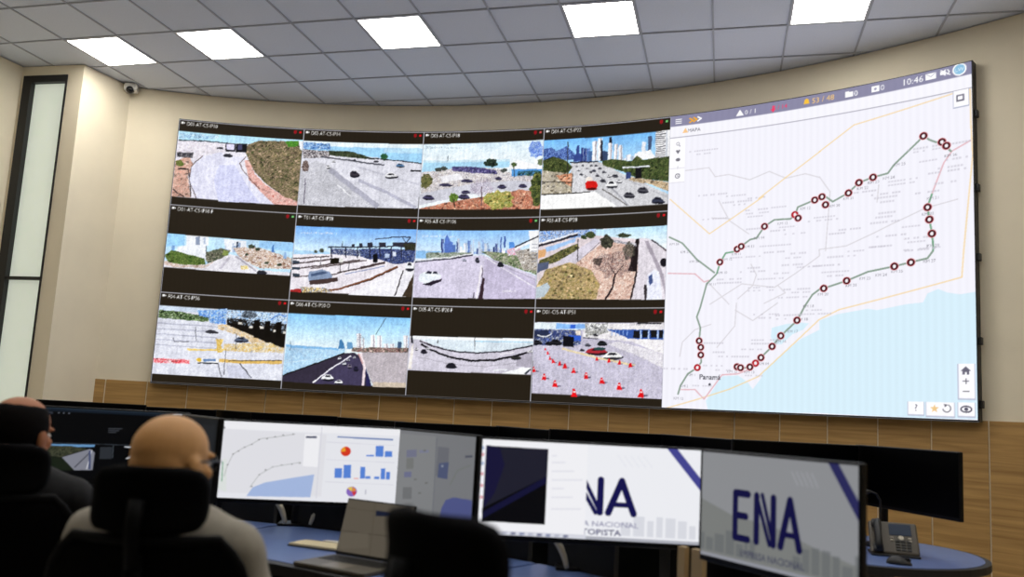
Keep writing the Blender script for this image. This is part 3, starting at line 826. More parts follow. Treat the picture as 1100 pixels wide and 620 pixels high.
def feed_2_1(p):
    p.gradient('8cc4f2', 'dff0fa', [(68, 115), (866, 148), (838, 590), (40, 552)], .16, .5)
    p.poly('0', [(62, 318), (440, 345), (440, 378), (42, 515)], mix=['a8cce8', '98bcdc', 'c0dcf0', 'b0d0ea'], grain=3); p.poly('84b8e4', [(62, 318), (400, 340), (400, 352), (60, 335)])
    p.poly('0', [(540, 358), (856, 360), (838, 590), (620, 586)], mix=['b8b0b8', 'a8a0a8', 'c8c0c4', 'b0a8ac'], grain=1); p.poly('c6b8a8', [(620, 555), (838, 560), (838, 590), (620, 586)], n=.03)
    for x0, x1, y0 in ((514, 545, 245), (550, 565, 275), (606, 634, 252), (645, 678, 258), (690, 720, 310), (730, 760, 312), (818, 850, 258)):
        p.rect('f0eef2', x0, y0, x1, 345); p.rect('a8a4b0', x0 + (x1 - x0) * .55, y0, x0 + (x1 - x0) * .8, 345)
    for k in range(7): p.line('8a8894', 3, [(514, 258 + k * 12), (545, 258 + k * 12)])
    p.poly('4a80b0', [(398, 342), (402, 292), (414, 280), (432, 310), (440, 342)]); p.poly('6a98c0', [(450, 345), (455, 300), (485, 300), (494, 345)]); p.rect('486080', 780, 298, 805, 345); p.rect('b0c8e8', 848, 270, 862, 345)
    p.poly('0', [(490, 335), (860, 338), (860, 366), (540, 366), (480, 360)], mix=['7a5a58', 'b8908a', '3a3430', 'd8c0b8', '586050'])
    p.line('506070', 3, [(92, 290), (90, 360)]); p.line('506070', 4, [(705, 146), (640, 250)]); p.line('808890', 3, [(555, 260), (556, 360)])
    p.poly('3a3444', [(40, 520), (440, 372), (500, 368), (560, 400), (590, 580), (240, 568), (40, 555)]); p.poly('46405a', [(300, 505), (450, 395), (490, 385), (555, 420), (560, 578), (240, 568)]); p.poly('2c2a52', [(575, 460), (612, 582), (575, 582)])
    p.line('1a1818', 8, [(40, 518), (440, 370)]); p.line('e8e6f0', 8, [(236, 560), (340, 480), (480, 388)]); p.line('e4d4d8', 16, [(540, 372), (566, 450), (556, 578)]); p.line('c8a0a0', 8, [(528, 372), (555, 440)])
    p.line('c0d8ec', 6, [(60, 435), (300, 405)])
    p.car('f0f2f8', 328, 528, 76, 44); p.car('eceef4', 400, 556, 58, 26); p.car('e0e2ea', 435, 440, 30, 22); p.car('e0e2ea', 406, 405, 22, 22); p.car('b8b8c4', 460, 416, 24, 20); p.car('787080', 470, 455, 30, 26); p.car('d8d8e0', 500, 398, 24, 16)
    p.car('28243a', 510, 470, 34, 34)
def feed_2_2(p):
    p.poly('c9c5d2', [(55, 205), (798, 225), (785, 440), (35, 412)], n=.015)
    p.poly('f2f6fa', [(55, 205), (798, 225), (796, 244), (56, 226)]); p.poly('d4e0ea', [(120, 224), (798, 242), (796, 268), (600, 300), (450, 306), (320, 296), (200, 262)])
    p.line('a8d0e8', 6, [(440, 236), (798, 246)])
    p.poly('ece4de', [(40, 400), (64, 268), (76, 250), (74, 300), (60, 405)]); p.poly('a9a4b2', [(700, 335), (798, 296), (788, 400), (690, 388)], n=.02)
    p.line('24222a', 8, [(110, 235), (200, 270), (320, 298), (450, 308), (600, 301), (798, 266)]); p.line('100e14', 12, [(120, 255), (180, 290), (280, 330), (420, 355), (560, 352), (700, 325), (790, 297)])
    p.line('a8a4b0', 4, [(90, 330), (300, 375), (500, 390), (700, 370)]); p.line('f0eef4', 5, [(590, 318), (680, 305)])
    p.rect('34343c', 60, 205, 72, 250); p.line('50505a', 4, [(442, 215), (442, 290)]); p.line('383840', 5, [(218, 232), (218, 250)]); p.poly('2c2830', [(155, 245), (185, 255), (180, 266), (155, 258)])
    p.car('26242c', 298, 384, 64, 34); p.car('2c2a34', 135, 298, 40, 28); p.car('3a3a34', 692, 338, 62, 24); p.car('ece8f0', 92, 282, 22, 16); p.car('e8e8ee', 160, 280, 26, 14); p.car('eceaf0', 780, 300, 40, 16)
    p.poly('f6f8fc', [(600, 434), (730, 394), (780, 400), (782, 412), (740, 440)]); p.poly('383e48', [(740, 430), (778, 404), (782, 414), (752, 436)]); p.line('e8f0f0', 6, [(560, 412), (640, 410)])
def feed_2_3(p):
    p.poly('0', [(45, 102), (825, 105), (808, 555), (28, 525)], mix=['c4c0d0', 'b8b4c8', 'd0ccd8', 'aeaac0', 'c8c4d4'], grain=1)
    p.poly('0', [(340, 110), (825, 105), (822, 300), (620, 215), (330, 190)], mix=['f0ecec', 'e4e0e4', 'f8f4f2', 'd8d4dc'], grain=2)
    p.poly('0', [(540, 215), (822, 290), (818, 380), (700, 320), (480, 230)], mix=['e8e4ea', 'd4d0da', 'f0eef0', 'c4c0cc'], grain=1)
    p.poly('e0ecf6', [(45, 102), (360, 108), (350, 148), (42, 145)]); p.poly('88b4ec', [(172, 108), (345, 112), (342, 140), (172, 140)]); p.rect('3a68d0', 258, 112, 286, 138)
    p.poly('0', [(340, 108), (480, 108), (480, 160), (350, 190)], mix=['f0f0f0', '6a6a68', 'c8c8cc', 'a0a098'], grain=3)
    p.poly('0', [(40, 142), (320, 145), (320, 235), (38, 240)], mix=['3c4878', '3c4878', 'd8dce8', '202430', '586aa8'], grain=4)
    p.rect('2c3450', 40, 150, 130, 190); p.line('e8ecf4', 6, [(60, 178), (110, 188), (145, 170)]); p.rect('3a62c8', 250, 180, 318, 212); p.rect('14141c', 212, 185, 275, 248); p.rect('e8dcd0', 290, 150, 318, 178)
    p.poly('3858a0', [(470, 142), (812, 148), (812, 206), (600, 198), (560, 180)])
    for k in range(5): p.line('90b0e8', 4, [(505 + k * 22, 148), (505 + k * 22, 180)])
    for x0, x1 in ((630, 668), (684, 716), (734, 772), (785, 808)): p.rect('1c1c1e', x0, 150, x1, 194); p.rect('b8ccf0', x1 + 2, 150, x1 + 10, 200)
    p.line('3a3a40', 8, [(655, 108), (800, 110)]); p.line('505058', 4, [(375, 120), (440, 150)]); p.line('404048', 5, [(330, 195), (420, 198)])
    for x, y, w, c in ((60, 222, 60, '2c2c34'), (130, 228, 44, '1c1c22'), (170, 218, 70, '28282e'), (325, 265, 34, '40404a'), (445, 225, 60, '24282c'), (360, 235, 36, '6a6a78'), (405, 175, 30, '4a4a50')): p.car(c, x, y, w, w * .5, '14141a')
    p.line('dccca8', 12, [(205, 258), (330, 290), (480, 325), (640, 358)]); p.car('a8303a', 410, 272, 130, 44, '2c1c22'); p.ell('2c4a4a', 430, 258, 34, 10); p.car('f4f4f4', 505, 300, 120, 44, '2c2c34')
    for x, y in ((107, 262), (122, 285), (137, 313), (155, 333), (193, 345), (224, 362), (275, 388), (348, 417), (443, 447), (547, 480), (678, 522), (43, 383), (100, 425), (165, 467), (277, 520), (415, 315), (485, 330), (547, 340), (613, 355)):
        s = 7 + (y - 250) * .062
        p.ell('6a6478', x + s * .9, y + s * .6, s * .9, s * .25)
        p.poly('d81820', [(x - s * .8, y + s), (x - s * .25, y - s), (x + s * .25, y - s), (x + s * .8, y + s)]); p.rect('f0d8d8', x - s * .35, y - s * .5, x + s * .35, y - s * .15) if s > 15 else None

FEEDS = {
 (0, 0): (feed_0_0, [(77, 22), (895, 87), (846, 640), (15, 585)], 'D01-AT-CS-IP10', 'rr', 'a curving ramp beside a brown wooded slope'),
 (0, 1): (feed_0_1, [(72, 57), (872, 70), (838, 642), (24, 614)], 'D02-AT-CS-IP14', 'rr', 'a wide grey highway by the sea with a few cars'),
 (0, 2): (feed_0_2, [(66, 57), (870, 38), (845, 624), (32, 624)], 'D03-AT-CS-IP18', 'rw', 'an avenue with orange verge and bushes under a pale sky'),
 (0, 3): (feed_0_3, [(52, 95), (872, 28), (858, 625), (28, 660)], 'D04-AT-CS-IP22', 'rg', 'crowded highway with a red truck and white towers'),
 (1, 0): (feed_1_0, [(76, 28), (882, 80), (838, 640), (12, 592)], 'D01-AT-CS-IP10-F', 'rg', 'a narrow panorama with green hedge and white buildings'),
 (1, 1): (feed_1_1, [(70, 25), (858, 50), (820, 618), (22, 585)], 'T01-AT-CS-IP38', 'rr', 'toll booth lanes under a long dark canopy'),
 (1, 2): (feed_1_2, [(75, 18), (868, 17), (838, 608), (38, 592)], 'F05-AT-CS-IP106', 'rg', 'a lilac highway with a white pickup and city skyline'),
 (1, 3): (feed_1_3, [(57, 45), (888, 10), (872, 632), (28, 636)], 'F03-AT-CS-IP28', 'rr', 'dry brushland with a bare tree beside a road'),
 (2, 0): (feed_2_0, [(78, 5), (900, 55), (855, 632), (18, 585)], 'F04-AT-CS-IP36', 'rr', 'a toll plaza with yellow hatching and dark booths'),
 (2, 1): (feed_2_1, [(78, 27), (876, 62), (832, 640), (30, 605)], 'D06-AT-CS-IP20-D', 'rr', 'a dark bridge road across water toward towers'),
 (2, 2): (feed_2_2, [(65, 18), (812, 38), (782, 602), (25, 565)], 'D05-AT-CS-IP20-F', 'rr', 'a narrow fisheye view of a curved grey road'),
 (2, 3): (feed_2_3, [(48, 14), (823, 15), (805, 607), (18, 575)], 'D01-CIS-AT-IP51', 'rr', 'a gravel yard with red traffic cones and two cars'),
}
FW, FH = 196, 140
for (r, c), (fn, quad, cap, rec, lab) in FEEDS.items():
    p = Pad(FW, FH, quad, OFF, seed=10 * r + c + 1)
    fn(p)
    p.weather(OFF, 100 + 10 * r + c)
    a = p.a; W, H = p.W, p.Hh
    # fixed interface of each picture: caption, camera mark, recording marks, thin border
    p.M = np.diag([W, H, 1.0])
    p.rect('f4f4f4', .018, .030, .036, .052); p.poly('f4f4f4', [(.036, .041), (.046, .030), (.046, .052)])
    p.text(cap, .060, .047, .044, 'ffffff', width=.0172 * len(cap))
    p.rect('c8141c', .915, .028, .935, .062); p.rect('80101a', .922, .020, .930, .070)
    p.rect({'r': 'd81820', 'g': '70c070', 'w': 'c05050'}[rec[1]], .958, .034, .978, .056)
    lw = 1.0
    for x0, y0, x1, y1 in ((0, 0, 1, .009), (0, .995, 1, 1), (0, 0, .006, 1), (.994, 0, 1, 1)):
        p.rect('b9bac4', x0, y0, x1, y1)
    a[:] *= 1 + .018 * np.sin(np.arange(W) * 2 * np.pi / 14)[None, :, None]
    me = display_mesh('camera_feed', p, cyl_pos(LA0 + LDA * c, LA0 + LDA * (c + 1), LZ1 - TH * (r + 1), LZ1 - TH * r))
    o = obj('camera_feed', me, M_led, video_wall)
    o['label'] = 'camera picture of ' + lab
MAP = {
 'border': [[(0.0164,1.0009),(0.1206,0.9707),(0.2412,0.9324),(0.34,0.8905),(0.5397,0.7152),(0.6028,0.687),(0.9631,0.6122),(0.9691,0.5406),(0.998,0.2745),(0.9947,0.1766),(0.9941,0.0825),(0.9477,0.0835),(0.6485,0.1213),(0.536,0.1894),(0.5401,0.1879),(0.4246,0.2584),(0.3319,0.318),(0.3487,0.3121),(0.1578,0.4226),(0.006,0.293)]],
 'sea': [[(0.1699,1.007),(0.1594,0.9723),(0.1964,0.9163),(0.2149,0.8917),(0.2717,0.8883),(0.3033,0.9082),(0.3222,0.9303),(0.3493,0.896),(0.358,0.8705),(0.406,0.8309),(0.4771,0.7754),(0.5412,0.7459),(0.5397,0.718),(0.5971,0.7004),(0.6922,0.6875),(0.7195,0.6928),(0.805,0.6792),(0.8544,0.6764),(0.8674,0.6515),(0.898,0.6405),(0.923,0.6522),(0.9575,0.6593),(1.0022,0.6546),(1.0032,0.798),(1.0017,0.9965),(0.8169,0.9993),(0.5373,0.9962)],[(0.3808,0.7661),(0.3834,0.7378),(0.4288,0.7272),(0.4765,0.7225),(0.5061,0.726),(0.4886,0.745),(0.4531,0.7584),(0.4175,0.7889),(0.3933,0.7888)]],
 'green': [[(0.1875,0.5582),(0.1995,0.5197),(0.2183,0.4907),(0.2472,0.4875),(0.2598,0.4792),(0.2725,0.4716),(0.3039,0.4511),(0.3259,0.4478),(0.3535,0.4115),(0.3875,0.3925),(0.4428,0.3943),(0.4578,0.3812),(0.4667,0.3588),(0.5224,0.3414),(0.5459,0.3342),(0.5606,0.337),(0.5812,0.3535),(0.6302,0.332),(0.6644,0.3043),(0.7077,0.2934),(0.7536,0.2877),(0.7728,0.2643),(0.8483,0.2033),(0.8603,0.1925),(0.8785,0.2076),(0.8966,0.2178),(0.9123,0.2197),(0.9256,0.2332),(0.9365,0.2503),(0.941,0.2515)],[(0.8833,0.366),(0.87,0.4036),(0.8748,0.4409),(0.882,0.4808),(0.8852,0.5225),(0.884,0.5319),(0.8685,0.5512),(0.8206,0.5588),(0.7712,0.5671),(0.6923,0.5777),(0.6263,0.6008),(0.5536,0.6202),(0.5404,0.6223),(0.5171,0.638),(0.4938,0.6706),(0.4676,0.7168),(0.4141,0.763),(0.3855,0.7961),(0.3482,0.8311),(0.33,0.8488),(0.311,0.8609),(0.2787,0.8659)],[(0.1875,0.5582),(0.1524,0.5899),(0.1315,0.6661),(0.1193,0.6994),(0.1334,0.7353),(0.1301,0.778),(0.1365,0.7992),(0.1372,0.824),(0.1398,0.8475),(0.126,0.8653),(0.092,0.8865),(0.0668,0.9254),(0.0579,0.9552)],[(0.007,0.4249),(0.0586,0.4491),(0.1138,0.5069),(0.1809,0.5549)]],
 'pink': [[(0.0078,0.5502),(0.1086,0.5553),(0.1424,0.5836),(0.1619,0.5782)],[(0.941,0.2515),(0.9177,0.2817),(0.8833,0.366)],[(0.941,0.2515),(0.9938,0.2298)],[(0.0673,0.9384),(0.1196,0.9369),(0.1528,0.9667),(0.2148,0.887),(0.2684,0.8832),(0.3025,0.8713)]],
 'grey': [[(0.164,0.659),(0.2782,0.5942),(0.3907,0.6102),(0.4629,0.5679),(0.5396,0.5189),(0.5382,0.4991),(0.6249,0.4946),(0.709,0.4636),(0.7638,0.442),(0.8648,0.4056),(0.9565,0.3916)],[(0.1879,0.3099),(0.2287,0.383),(0.3003,0.433)],[(0.061,0.1984),(0.1507,0.1963),(0.1737,0.2296),(0.2229,0.2267),(0.2989,0.2522),(0.3672,0.232),(0.4247,0.2609),(0.4907,0.254),(0.5382,0.2719)],[(0.1622,0.5902),(0.235,0.6605)],[(0.2633,0.6436),(0.3161,0.6015),(0.328,0.567),(0.3085,0.531)],[(0.0606,0.8307),(0.069,0.7829),(0.1139,0.7411),(0.1722,0.7237)],[(0.1935,0.8002),(0.2557,0.7304),(0.2604,0.6546)],[(0.2545,0.6779),(0.3182,0.7139),(0.4036,0.6587)],[(0.5365,0.2683),(0.5722,0.3213),(0.5587,0.5062)],[(0.3545,0.6606),(0.4275,0.6288),(0.4028,0.605)],[(0.7203,0.3721),(0.7259,0.3179)],[(0.2351,0.3774),(0.163,0.3692)]],
 'mark': [(0.1982,0.5197),(0.2586,0.4798),(0.2731,0.4717),(0.3535,0.4115),(0.4566,0.3822),(0.4677,0.3942),(0.5224,0.342),(0.5459,0.3342),(0.5578,0.3606),(0.6314,0.3321),(0.6644,0.3043),(0.7082,0.2935),(0.87,0.4042),(0.8748,0.4404),(0.8815,0.4818),(0.8603,0.1925),(0.9132,0.2199),(0.9256,0.2332),(0.5536,0.6202),(0.6263,0.6008),(0.7718,0.5672),(0.8206,0.5593),(0.4675,0.7157),(0.4141,0.763),(0.3855,0.7961),(0.3482,0.8311),(0.33,0.8488),(0.311,0.8609),(0.2667,0.8609),(0.2787,0.8636),(0.1301,0.778),(0.1365,0.7992),(0.1372,0.824),(0.126,0.8653)],
 'km': [(0.4909,0.3652,12),(0.4154,0.4065,12),(0.3353,0.4473,14),(0.3011,0.4734,13),(0.2557,0.4957,11),(0.2239,0.5119,12),(0.2068,0.5548,10),(0.1688,0.5922,11),(0.0283,0.4508,26),(0.0696,0.4792,27),(0.1041,0.5138,28),(0.5871,0.3665,20),(0.6303,0.3488,21),(0.6757,0.3225,22),(0.7093,0.3086,23),(0.7562,0.3012,24),(0.789,0.2656,25),(0.9373,0.2629,26),(0.8847,0.3793,21),(0.8698,0.423,20),(0.8842,0.5162,29),(0.8735,0.5594,27),(0.7792,0.5825,25),(0.7317,0.5894,24),(0.6823,0.597,23),(0.6393,0.6152,21),(0.5508,0.6383,20),(0.453,0.75,17),(0.4144,0.7799,16),(0.5044,0.6731,18),(0.4853,0.7127,18),(0.3577,0.8497,14),(0.3089,0.8769,13),(0.2494,0.8761,12),(0.1051,0.8892,1),(0.08,0.9263,2),(0.0603,0.9669,12)],
 'name': [(0.1296,0.1342),(0.1299,0.1458),(0.167,0.2907),(0.2517,0.3006),(0.3292,0.3152),(0.2565,0.3217),(0.26,0.3323),(0.3211,0.3543),(0.3244,0.3653),(0.3215,0.3764),(0.4024,0.3527),(0.3254,0.417),(0.4003,0.4286),(0.4585,0.443),(0.3918,0.4763),(0.389,0.4976),(0.4803,0.5064),(0.4624,0.5195),(0.4506,0.5416),(0.5104,0.5508),(0.4145,0.5665),(0.378,0.582),(0.3151,0.5442),(0.3153,0.5559),(0.2891,0.5076),(0.2332,0.5778),(0.2334,0.5897),(0.3443,0.6084),(0.3445,0.6182),(0.4665,0.619),(0.4756,0.629),(0.4488,0.6437),(0.4309,0.4194),(0.1763,0.3732),(0.6362,0.4441),(0.5961,0.4544),(0.5551,0.3989),(0.5552,0.4085),(0.7995,0.3144),(0.7994,0.3251),(0.7478,0.3481),(0.7478,0.359),(0.7477,0.3726),(0.7422,0.4062),(0.7421,0.4181),(0.7448,0.4335),(0.8225,0.4546),(0.7636,0.4758),(0.8379,0.4894),(0.8378,0.5009),(0.7282,0.5058),(0.874,0.2682),(0.9277,0.2964),(0.9275,0.3069),(0.9271,0.3397),(0.8704,0.36),(0.8665,0.228),(0.8665,0.2371),(0.9782,0.2747),(0.969,0.2304),(0.8533,0.5222),(0.6841,0.3346),(0.5907,0.5259),(0.6561,0.5126),(0.6561,0.5263),(0.7309,0.5052),(0.5909,0.5713),(0.5909,0.5835),(0.5619,0.5501),(0.848,0.5245),(0.3643,0.6947),(0.3645,0.7062),(0.4404,0.6993),(0.4346,0.7104),(0.5233,0.686),(0.5263,0.6977),(0.1738,0.7856),(0.2067,0.8147),(0.2547,0.8289),(0.3168,0.8056),(0.2272,0.8724),(0.1821,0.8586),(0.0386,0.871),(0.3687,0.7762),(0.3597,0.7875),(0.1549,0.9243),(0.3214,0.888)],
 'pan': (0.1715,0.8948),
 'h': {'ham': (0.0315,0.021),'ch0': (0.0796,0.0228),'ch1': (0.0943,0.0214),'ch2': (0.1101,0.0207),'tri': (0.2593,0.02),'t01': (0.2956,0.0211),'dn': (0.3772,0.0242),'t14': (0.4014,0.021),'bell': (0.4925,0.0184),'t5348': (0.5472,0.0195),'fold': (0.6331,0.0204),'f0': (0.6544,0.021),'camr': (0.7163,0.0194),'c0': (0.7379,0.0199),'time': (0.8292,0.019),'env': (0.8837,0.0175),'mute': (0.9248,0.0162),'ava': (0.9656,0.0167),'hb0': (-0.0012,0.0405),'hb1': (0.9992,0.0375),'ln0': (0.0058,0.0778),'ln1': (0.9941,0.0779),'orange': (0.0578,0.0566),'mapa': (0.0908,0.0577),'tb0': (-0.0001,0.0756),'tb1': (0.0594,0.2377),'i0': (0.0313,0.1029),'i1': (0.0321,0.1296),'i2': (0.033,0.1573),'i3': (0.0322,0.1853),'i4': (0.0331,0.2144),'box': (0.9666,0.1003),'boxa': (0.9478,0.0789),'boxb': (0.989,0.1251),'g1a': (0.9495,0.8487),'g1b': (0.9927,0.9425),'g2a': (0.8094,0.9538),'g2b': (0.8535,0.9896),'g3a': (0.8611,0.9538),'g3b': (0.9372,0.9908),'g4a': (0.948,0.9528),'g4b': (0.9919,0.9896),'home': (0.9697,0.8682),'plus': (0.9692,0.896),'minus': (0.9696,0.9234),'qm': (0.831,0.9701),'star': (0.8834,0.9719),'rot': (0.9169,0.9701),'eye': (0.9693,0.971)},
}
def paint_map():
    K = 0.921                      # width of the map in units of its height
    p = Pad(470, 510, [(0, 0), (K, 0), (K, 1), (0, 1)], 'f1f0f9', seed=5)
    k = lambda pts: [(x * K, y) for x, y in pts]
    h = {n: (x * K, y) for n, (x, y) in MAP['h'].items()}
    for s in MAP['sea']: p.poly('d5ecf8', k(s))
    for s in MAP['grey']: p.line('d9d6dc', .0035, k(s))
    for s in MAP['border']: p.line('f3d6a4', .0042, k(s), alpha=.8)
    for s in MAP['pink']: p.line('e3bcc4', .0045, k(s))
    for s in MAP['green']: p.line('8da092', .0056, k(s)); 
    for s in MAP['green'][:2]: p.line('6fae86', .0030, k(s[:6]))
    rg = np.random.default_rng(3)
    for x, y in MAP['name']:
        n = 2 + int(rg.integers(1, 5)); w = .0105
        for i in range(n * 2):
            if rg.random() < .75:
                xx = x * K + (i - n) * w * .8
                p.rect('c4c1cc', xx, y - .003, xx + w * .6, y + .0025, alpha=.6)
    for x, y, n in MAP['km']: p.text('KM %d' % n, x * K, y, .0085, '77757f', 'C', alpha=.75)
    x, y = MAP['pan']; p.text('Panamá', x * K, y, .016, '4a4a54', 'C', bold=.7); p.ell('4a4a54', x * K, y + .024, .004)
    for i, (x, y) in enumerate(MAP['mark']):
        red = i in (4, 26, 33)
        p.ell('ecc8cc', x * K, y, .0128); p.ell('8c1420', x * K, y, .0112); p.ell('3a0c14' if not red else 'c01828', x * K, y, .0092); p.ell('f4f0f4', x * K, y, .0046, .0055)
    # header bar
    p.rect('8a88a4', 0, 0, K, .0385)
    p.rect('f4f3fa', 0, .0385, K, .0775); p.line('a8a6b4', .0025, [(0, .0778), (K, .0778)])
    x, y = h['ham']
    for d in (-.007, 0, .007): p.line('ffffff', .003, [(x - .011, y + d), (x + .011, y + d)])
    for n, c in (('ch0', 'f0a828'), ('ch1', 'f0a828'), ('ch2', 'ffffff')):
        x, y = h[n]; p.line(c, .005, [(x - .007, y - .008), (x + .006, y), (x - .007, y + .008)])
    x, y = h['tri']; p.poly('ffffff', [(x, y - .011), (x + .013, y + .010), (x - .013, y + .010)])
    p.text('0 / 1', *h['t01'], .015, 'ffffff', 'C')
    x, y = h['dn']; p.line('f04068', .006, [(x, y - .010), (x, y + .010)]); p.poly('f04068', [(x - .009, y), (x + .009, y), (x, y + .011)])
    p.text('2 / 14', *h['t14'], .014, 'f04068', 'C')
    x, y = h['bell']; p.poly('f6c040', [(x - .009, y + .008), (x - .006, y - .006), (x, y - .010), (x + .006, y - .006), (x + .009, y + .008)])
    p.text('53 / 48', *h['t5348'], .017, 'f6c878', 'C')
    x, y = h['fold']; p.rect('ffffff', x - .012, y - .007, x + .012, y + .009); p.rect('ffffff', x - .012, y - .010, x, y)
    p.text('0', *h['f0'], .017, 'ffffff', 'C')
    x, y = h['camr']; p.rect('ffffff', x - .011, y - .009, x + .011, y + .010); p.ell('a09eb8', x, y + .001, .004)
    p.text('0', *h['c0'], .017, 'ffffff', 'C'); p.text('10:46', *h['time'], .019, 'ffffff', 'C')
    x, y = h['env']; p.rect('ffffff', x - .014, y - .009, x + .014, y + .010); p.line('b8b6c8', .002, [(x - .012, y - .007), (x, y + .002), (x + .012, y - .007)])
    x, y = h['mute']; p.poly('ffffff', [(x - .013, y - .004), (x - .006, y - .004), (x + .002, y - .011), (x + .002, y + .011), (x - .006, y + .005), (x - .013, y + .005)]); p.line('ffffff', .003, [(x - .012, y - .009), (x + .014, y + .010)]); p.line('ffffff', .003, [(x + .006, y - .008), (x + .011, y), (x + .006, y + .008)])
    x, y = h['ava']; p.ell('ffffff', x, y, .0185); p.ell('8cc0e0', x, y, .0145); p.text('LW', x, y, .011, 'e8f4fc', 'C')
    x, y = h['orange']; p.poly('f6c890', [(x - .010, y + .008), (x, y - .010), (x + .010, y + .008)]); p.text('MAPA', *h['mapa'], .012, '77757f', 'C', bold=.4)
    # tool column
    (x0, y0), (x1, y1) = h['tb0'], h['tb1']
    p.rect('fbfaff', x0, .080, x1, y1); p.line('d4d2dc', .002, [(x0, y1), (x1, y1)]); p.line('d4d2dc', .0018, [(x0, .187), (x1, .187)])
    x, y = h['i0']; p.ell('8a8894', x, y - .002, .006); p.ell('fbfaff', x, y - .002, .004); p.line('8a8894', .003, [(x + .004, y + .003), (x + .008, y + .008)])
    x, y = h['i1']; p.poly('77757f', [(x - .008, y - .004), (x - .004, y - .008), (x, y - .004), (x + .004, y - .008), (x + .008, y - .004), (x, y + .008)])
    x, y = h['i2']; p.ell('77757f', x, y, .008, .006)
    x, y = h['i3']; p.text('?', x, y, .012, 'a8a6b2', 'C')
    x, y = h['i4']; p.ell('77757f', x, y, .009); p.ell('fbfaff', x, y, .006); p.line('77757f', .0025, [(x, y - .004), (x, y), (x + .003, y + .003)])
    for a, b in (('boxa', 'boxb'), ('g1a', 'g1b'), ('g2a', 'g2b'), ('g3a', 'g3b'), ('g4a', 'g4b')):
        (x0, y0), (x1, y1) = h[a], h[b]
        p.rect('b8bcd0', x0 - .002, y0, x1 + .002, y1 + .004); p.rect('fcfbff', x0, y0, x1, y1)
    x, y = h['box']; p.rect('6a6878', x - .010, y - .009, x + .010, y + .010); p.rect('fcfbff', x - .006, y - .005, x + .006, y + .006)
    x, y = h['home']; p.poly('6a6878', [(x - .012, y), (x, y - .012), (x + .012, y)]); p.rect('6a6878', x - .008, y, x + .008, y + .010); p.rect('fcfbff', x - .002, y + .003, x + .002, y + .010)
    x, y = h['plus']; p.line('77757f', .003, [(x - .008, y), (x + .008, y)]); p.line('77757f', .003, [(x, y - .008), (x, y + .008)])
    x, y = h['minus']; p.line('77757f', .003, [(x - .008, y), (x + .008, y)])
    p.text('?', *h['qm'], .019, '6a6878', 'C')
    x, y = h['star']; p.poly('eec88c', [(x + (.012 if i % 2 == 0 else .005) * math.sin(i * math.pi / 5), y - (.012 if i % 2 == 0 else .005) * math.cos(i * math.pi / 5)) for i in range(10)])
    x, y = h['rot']; p.line('77757f', .003, [(x + .010 * math.sin(t), y - .010 * math.cos(t)) for t in [i * .35 for i in range(1, 14)]]); p.poly('77757f', [(x - .008, y - .012), (x + .003, y - .010), (x - .004, y - .003)])
    x, y = h['eye']; p.ell('5a5868', x, y, .015, .010); p.ell('fcfbff', x, y, .011, .006); p.ell('5a5868', x, y, .005)
    p.a[:] *= 1 + .008 * np.sin(np.arange(p.W) * 2 * np.pi / 21)[None, :, None]
    return p
o = obj('map_display', display_mesh('map_display', paint_map(), cyl_pos(LA0 + 4 * LDA, LA1, LZ0, LZ1)), M_led, video_wall)
o['label'] = 'white route map with red markers and pale blue sea'

# ------------------------------------------------------------------ consoles
DESK_F, DESK_B = 0.77, 0.75
M_blue = mat('blue laminate', '566ca0', 0.38, noise=0.05, nscale=8, bump=0.03)
M_edge = mat('black rubber edge', '0a0a0b', 0.55)
M_silver = mat('brushed silver', 'd8cfb8', 0.35, 0.25)
M_bezel = mat('monitor black', '070708', 0.4, noise=0.05, nscale=30, spec=.2)
M_off = mat('switched-off screen', '030304', 0.3, spec=0.06)
M_backp = mat('black console back', '070708', 0.8)

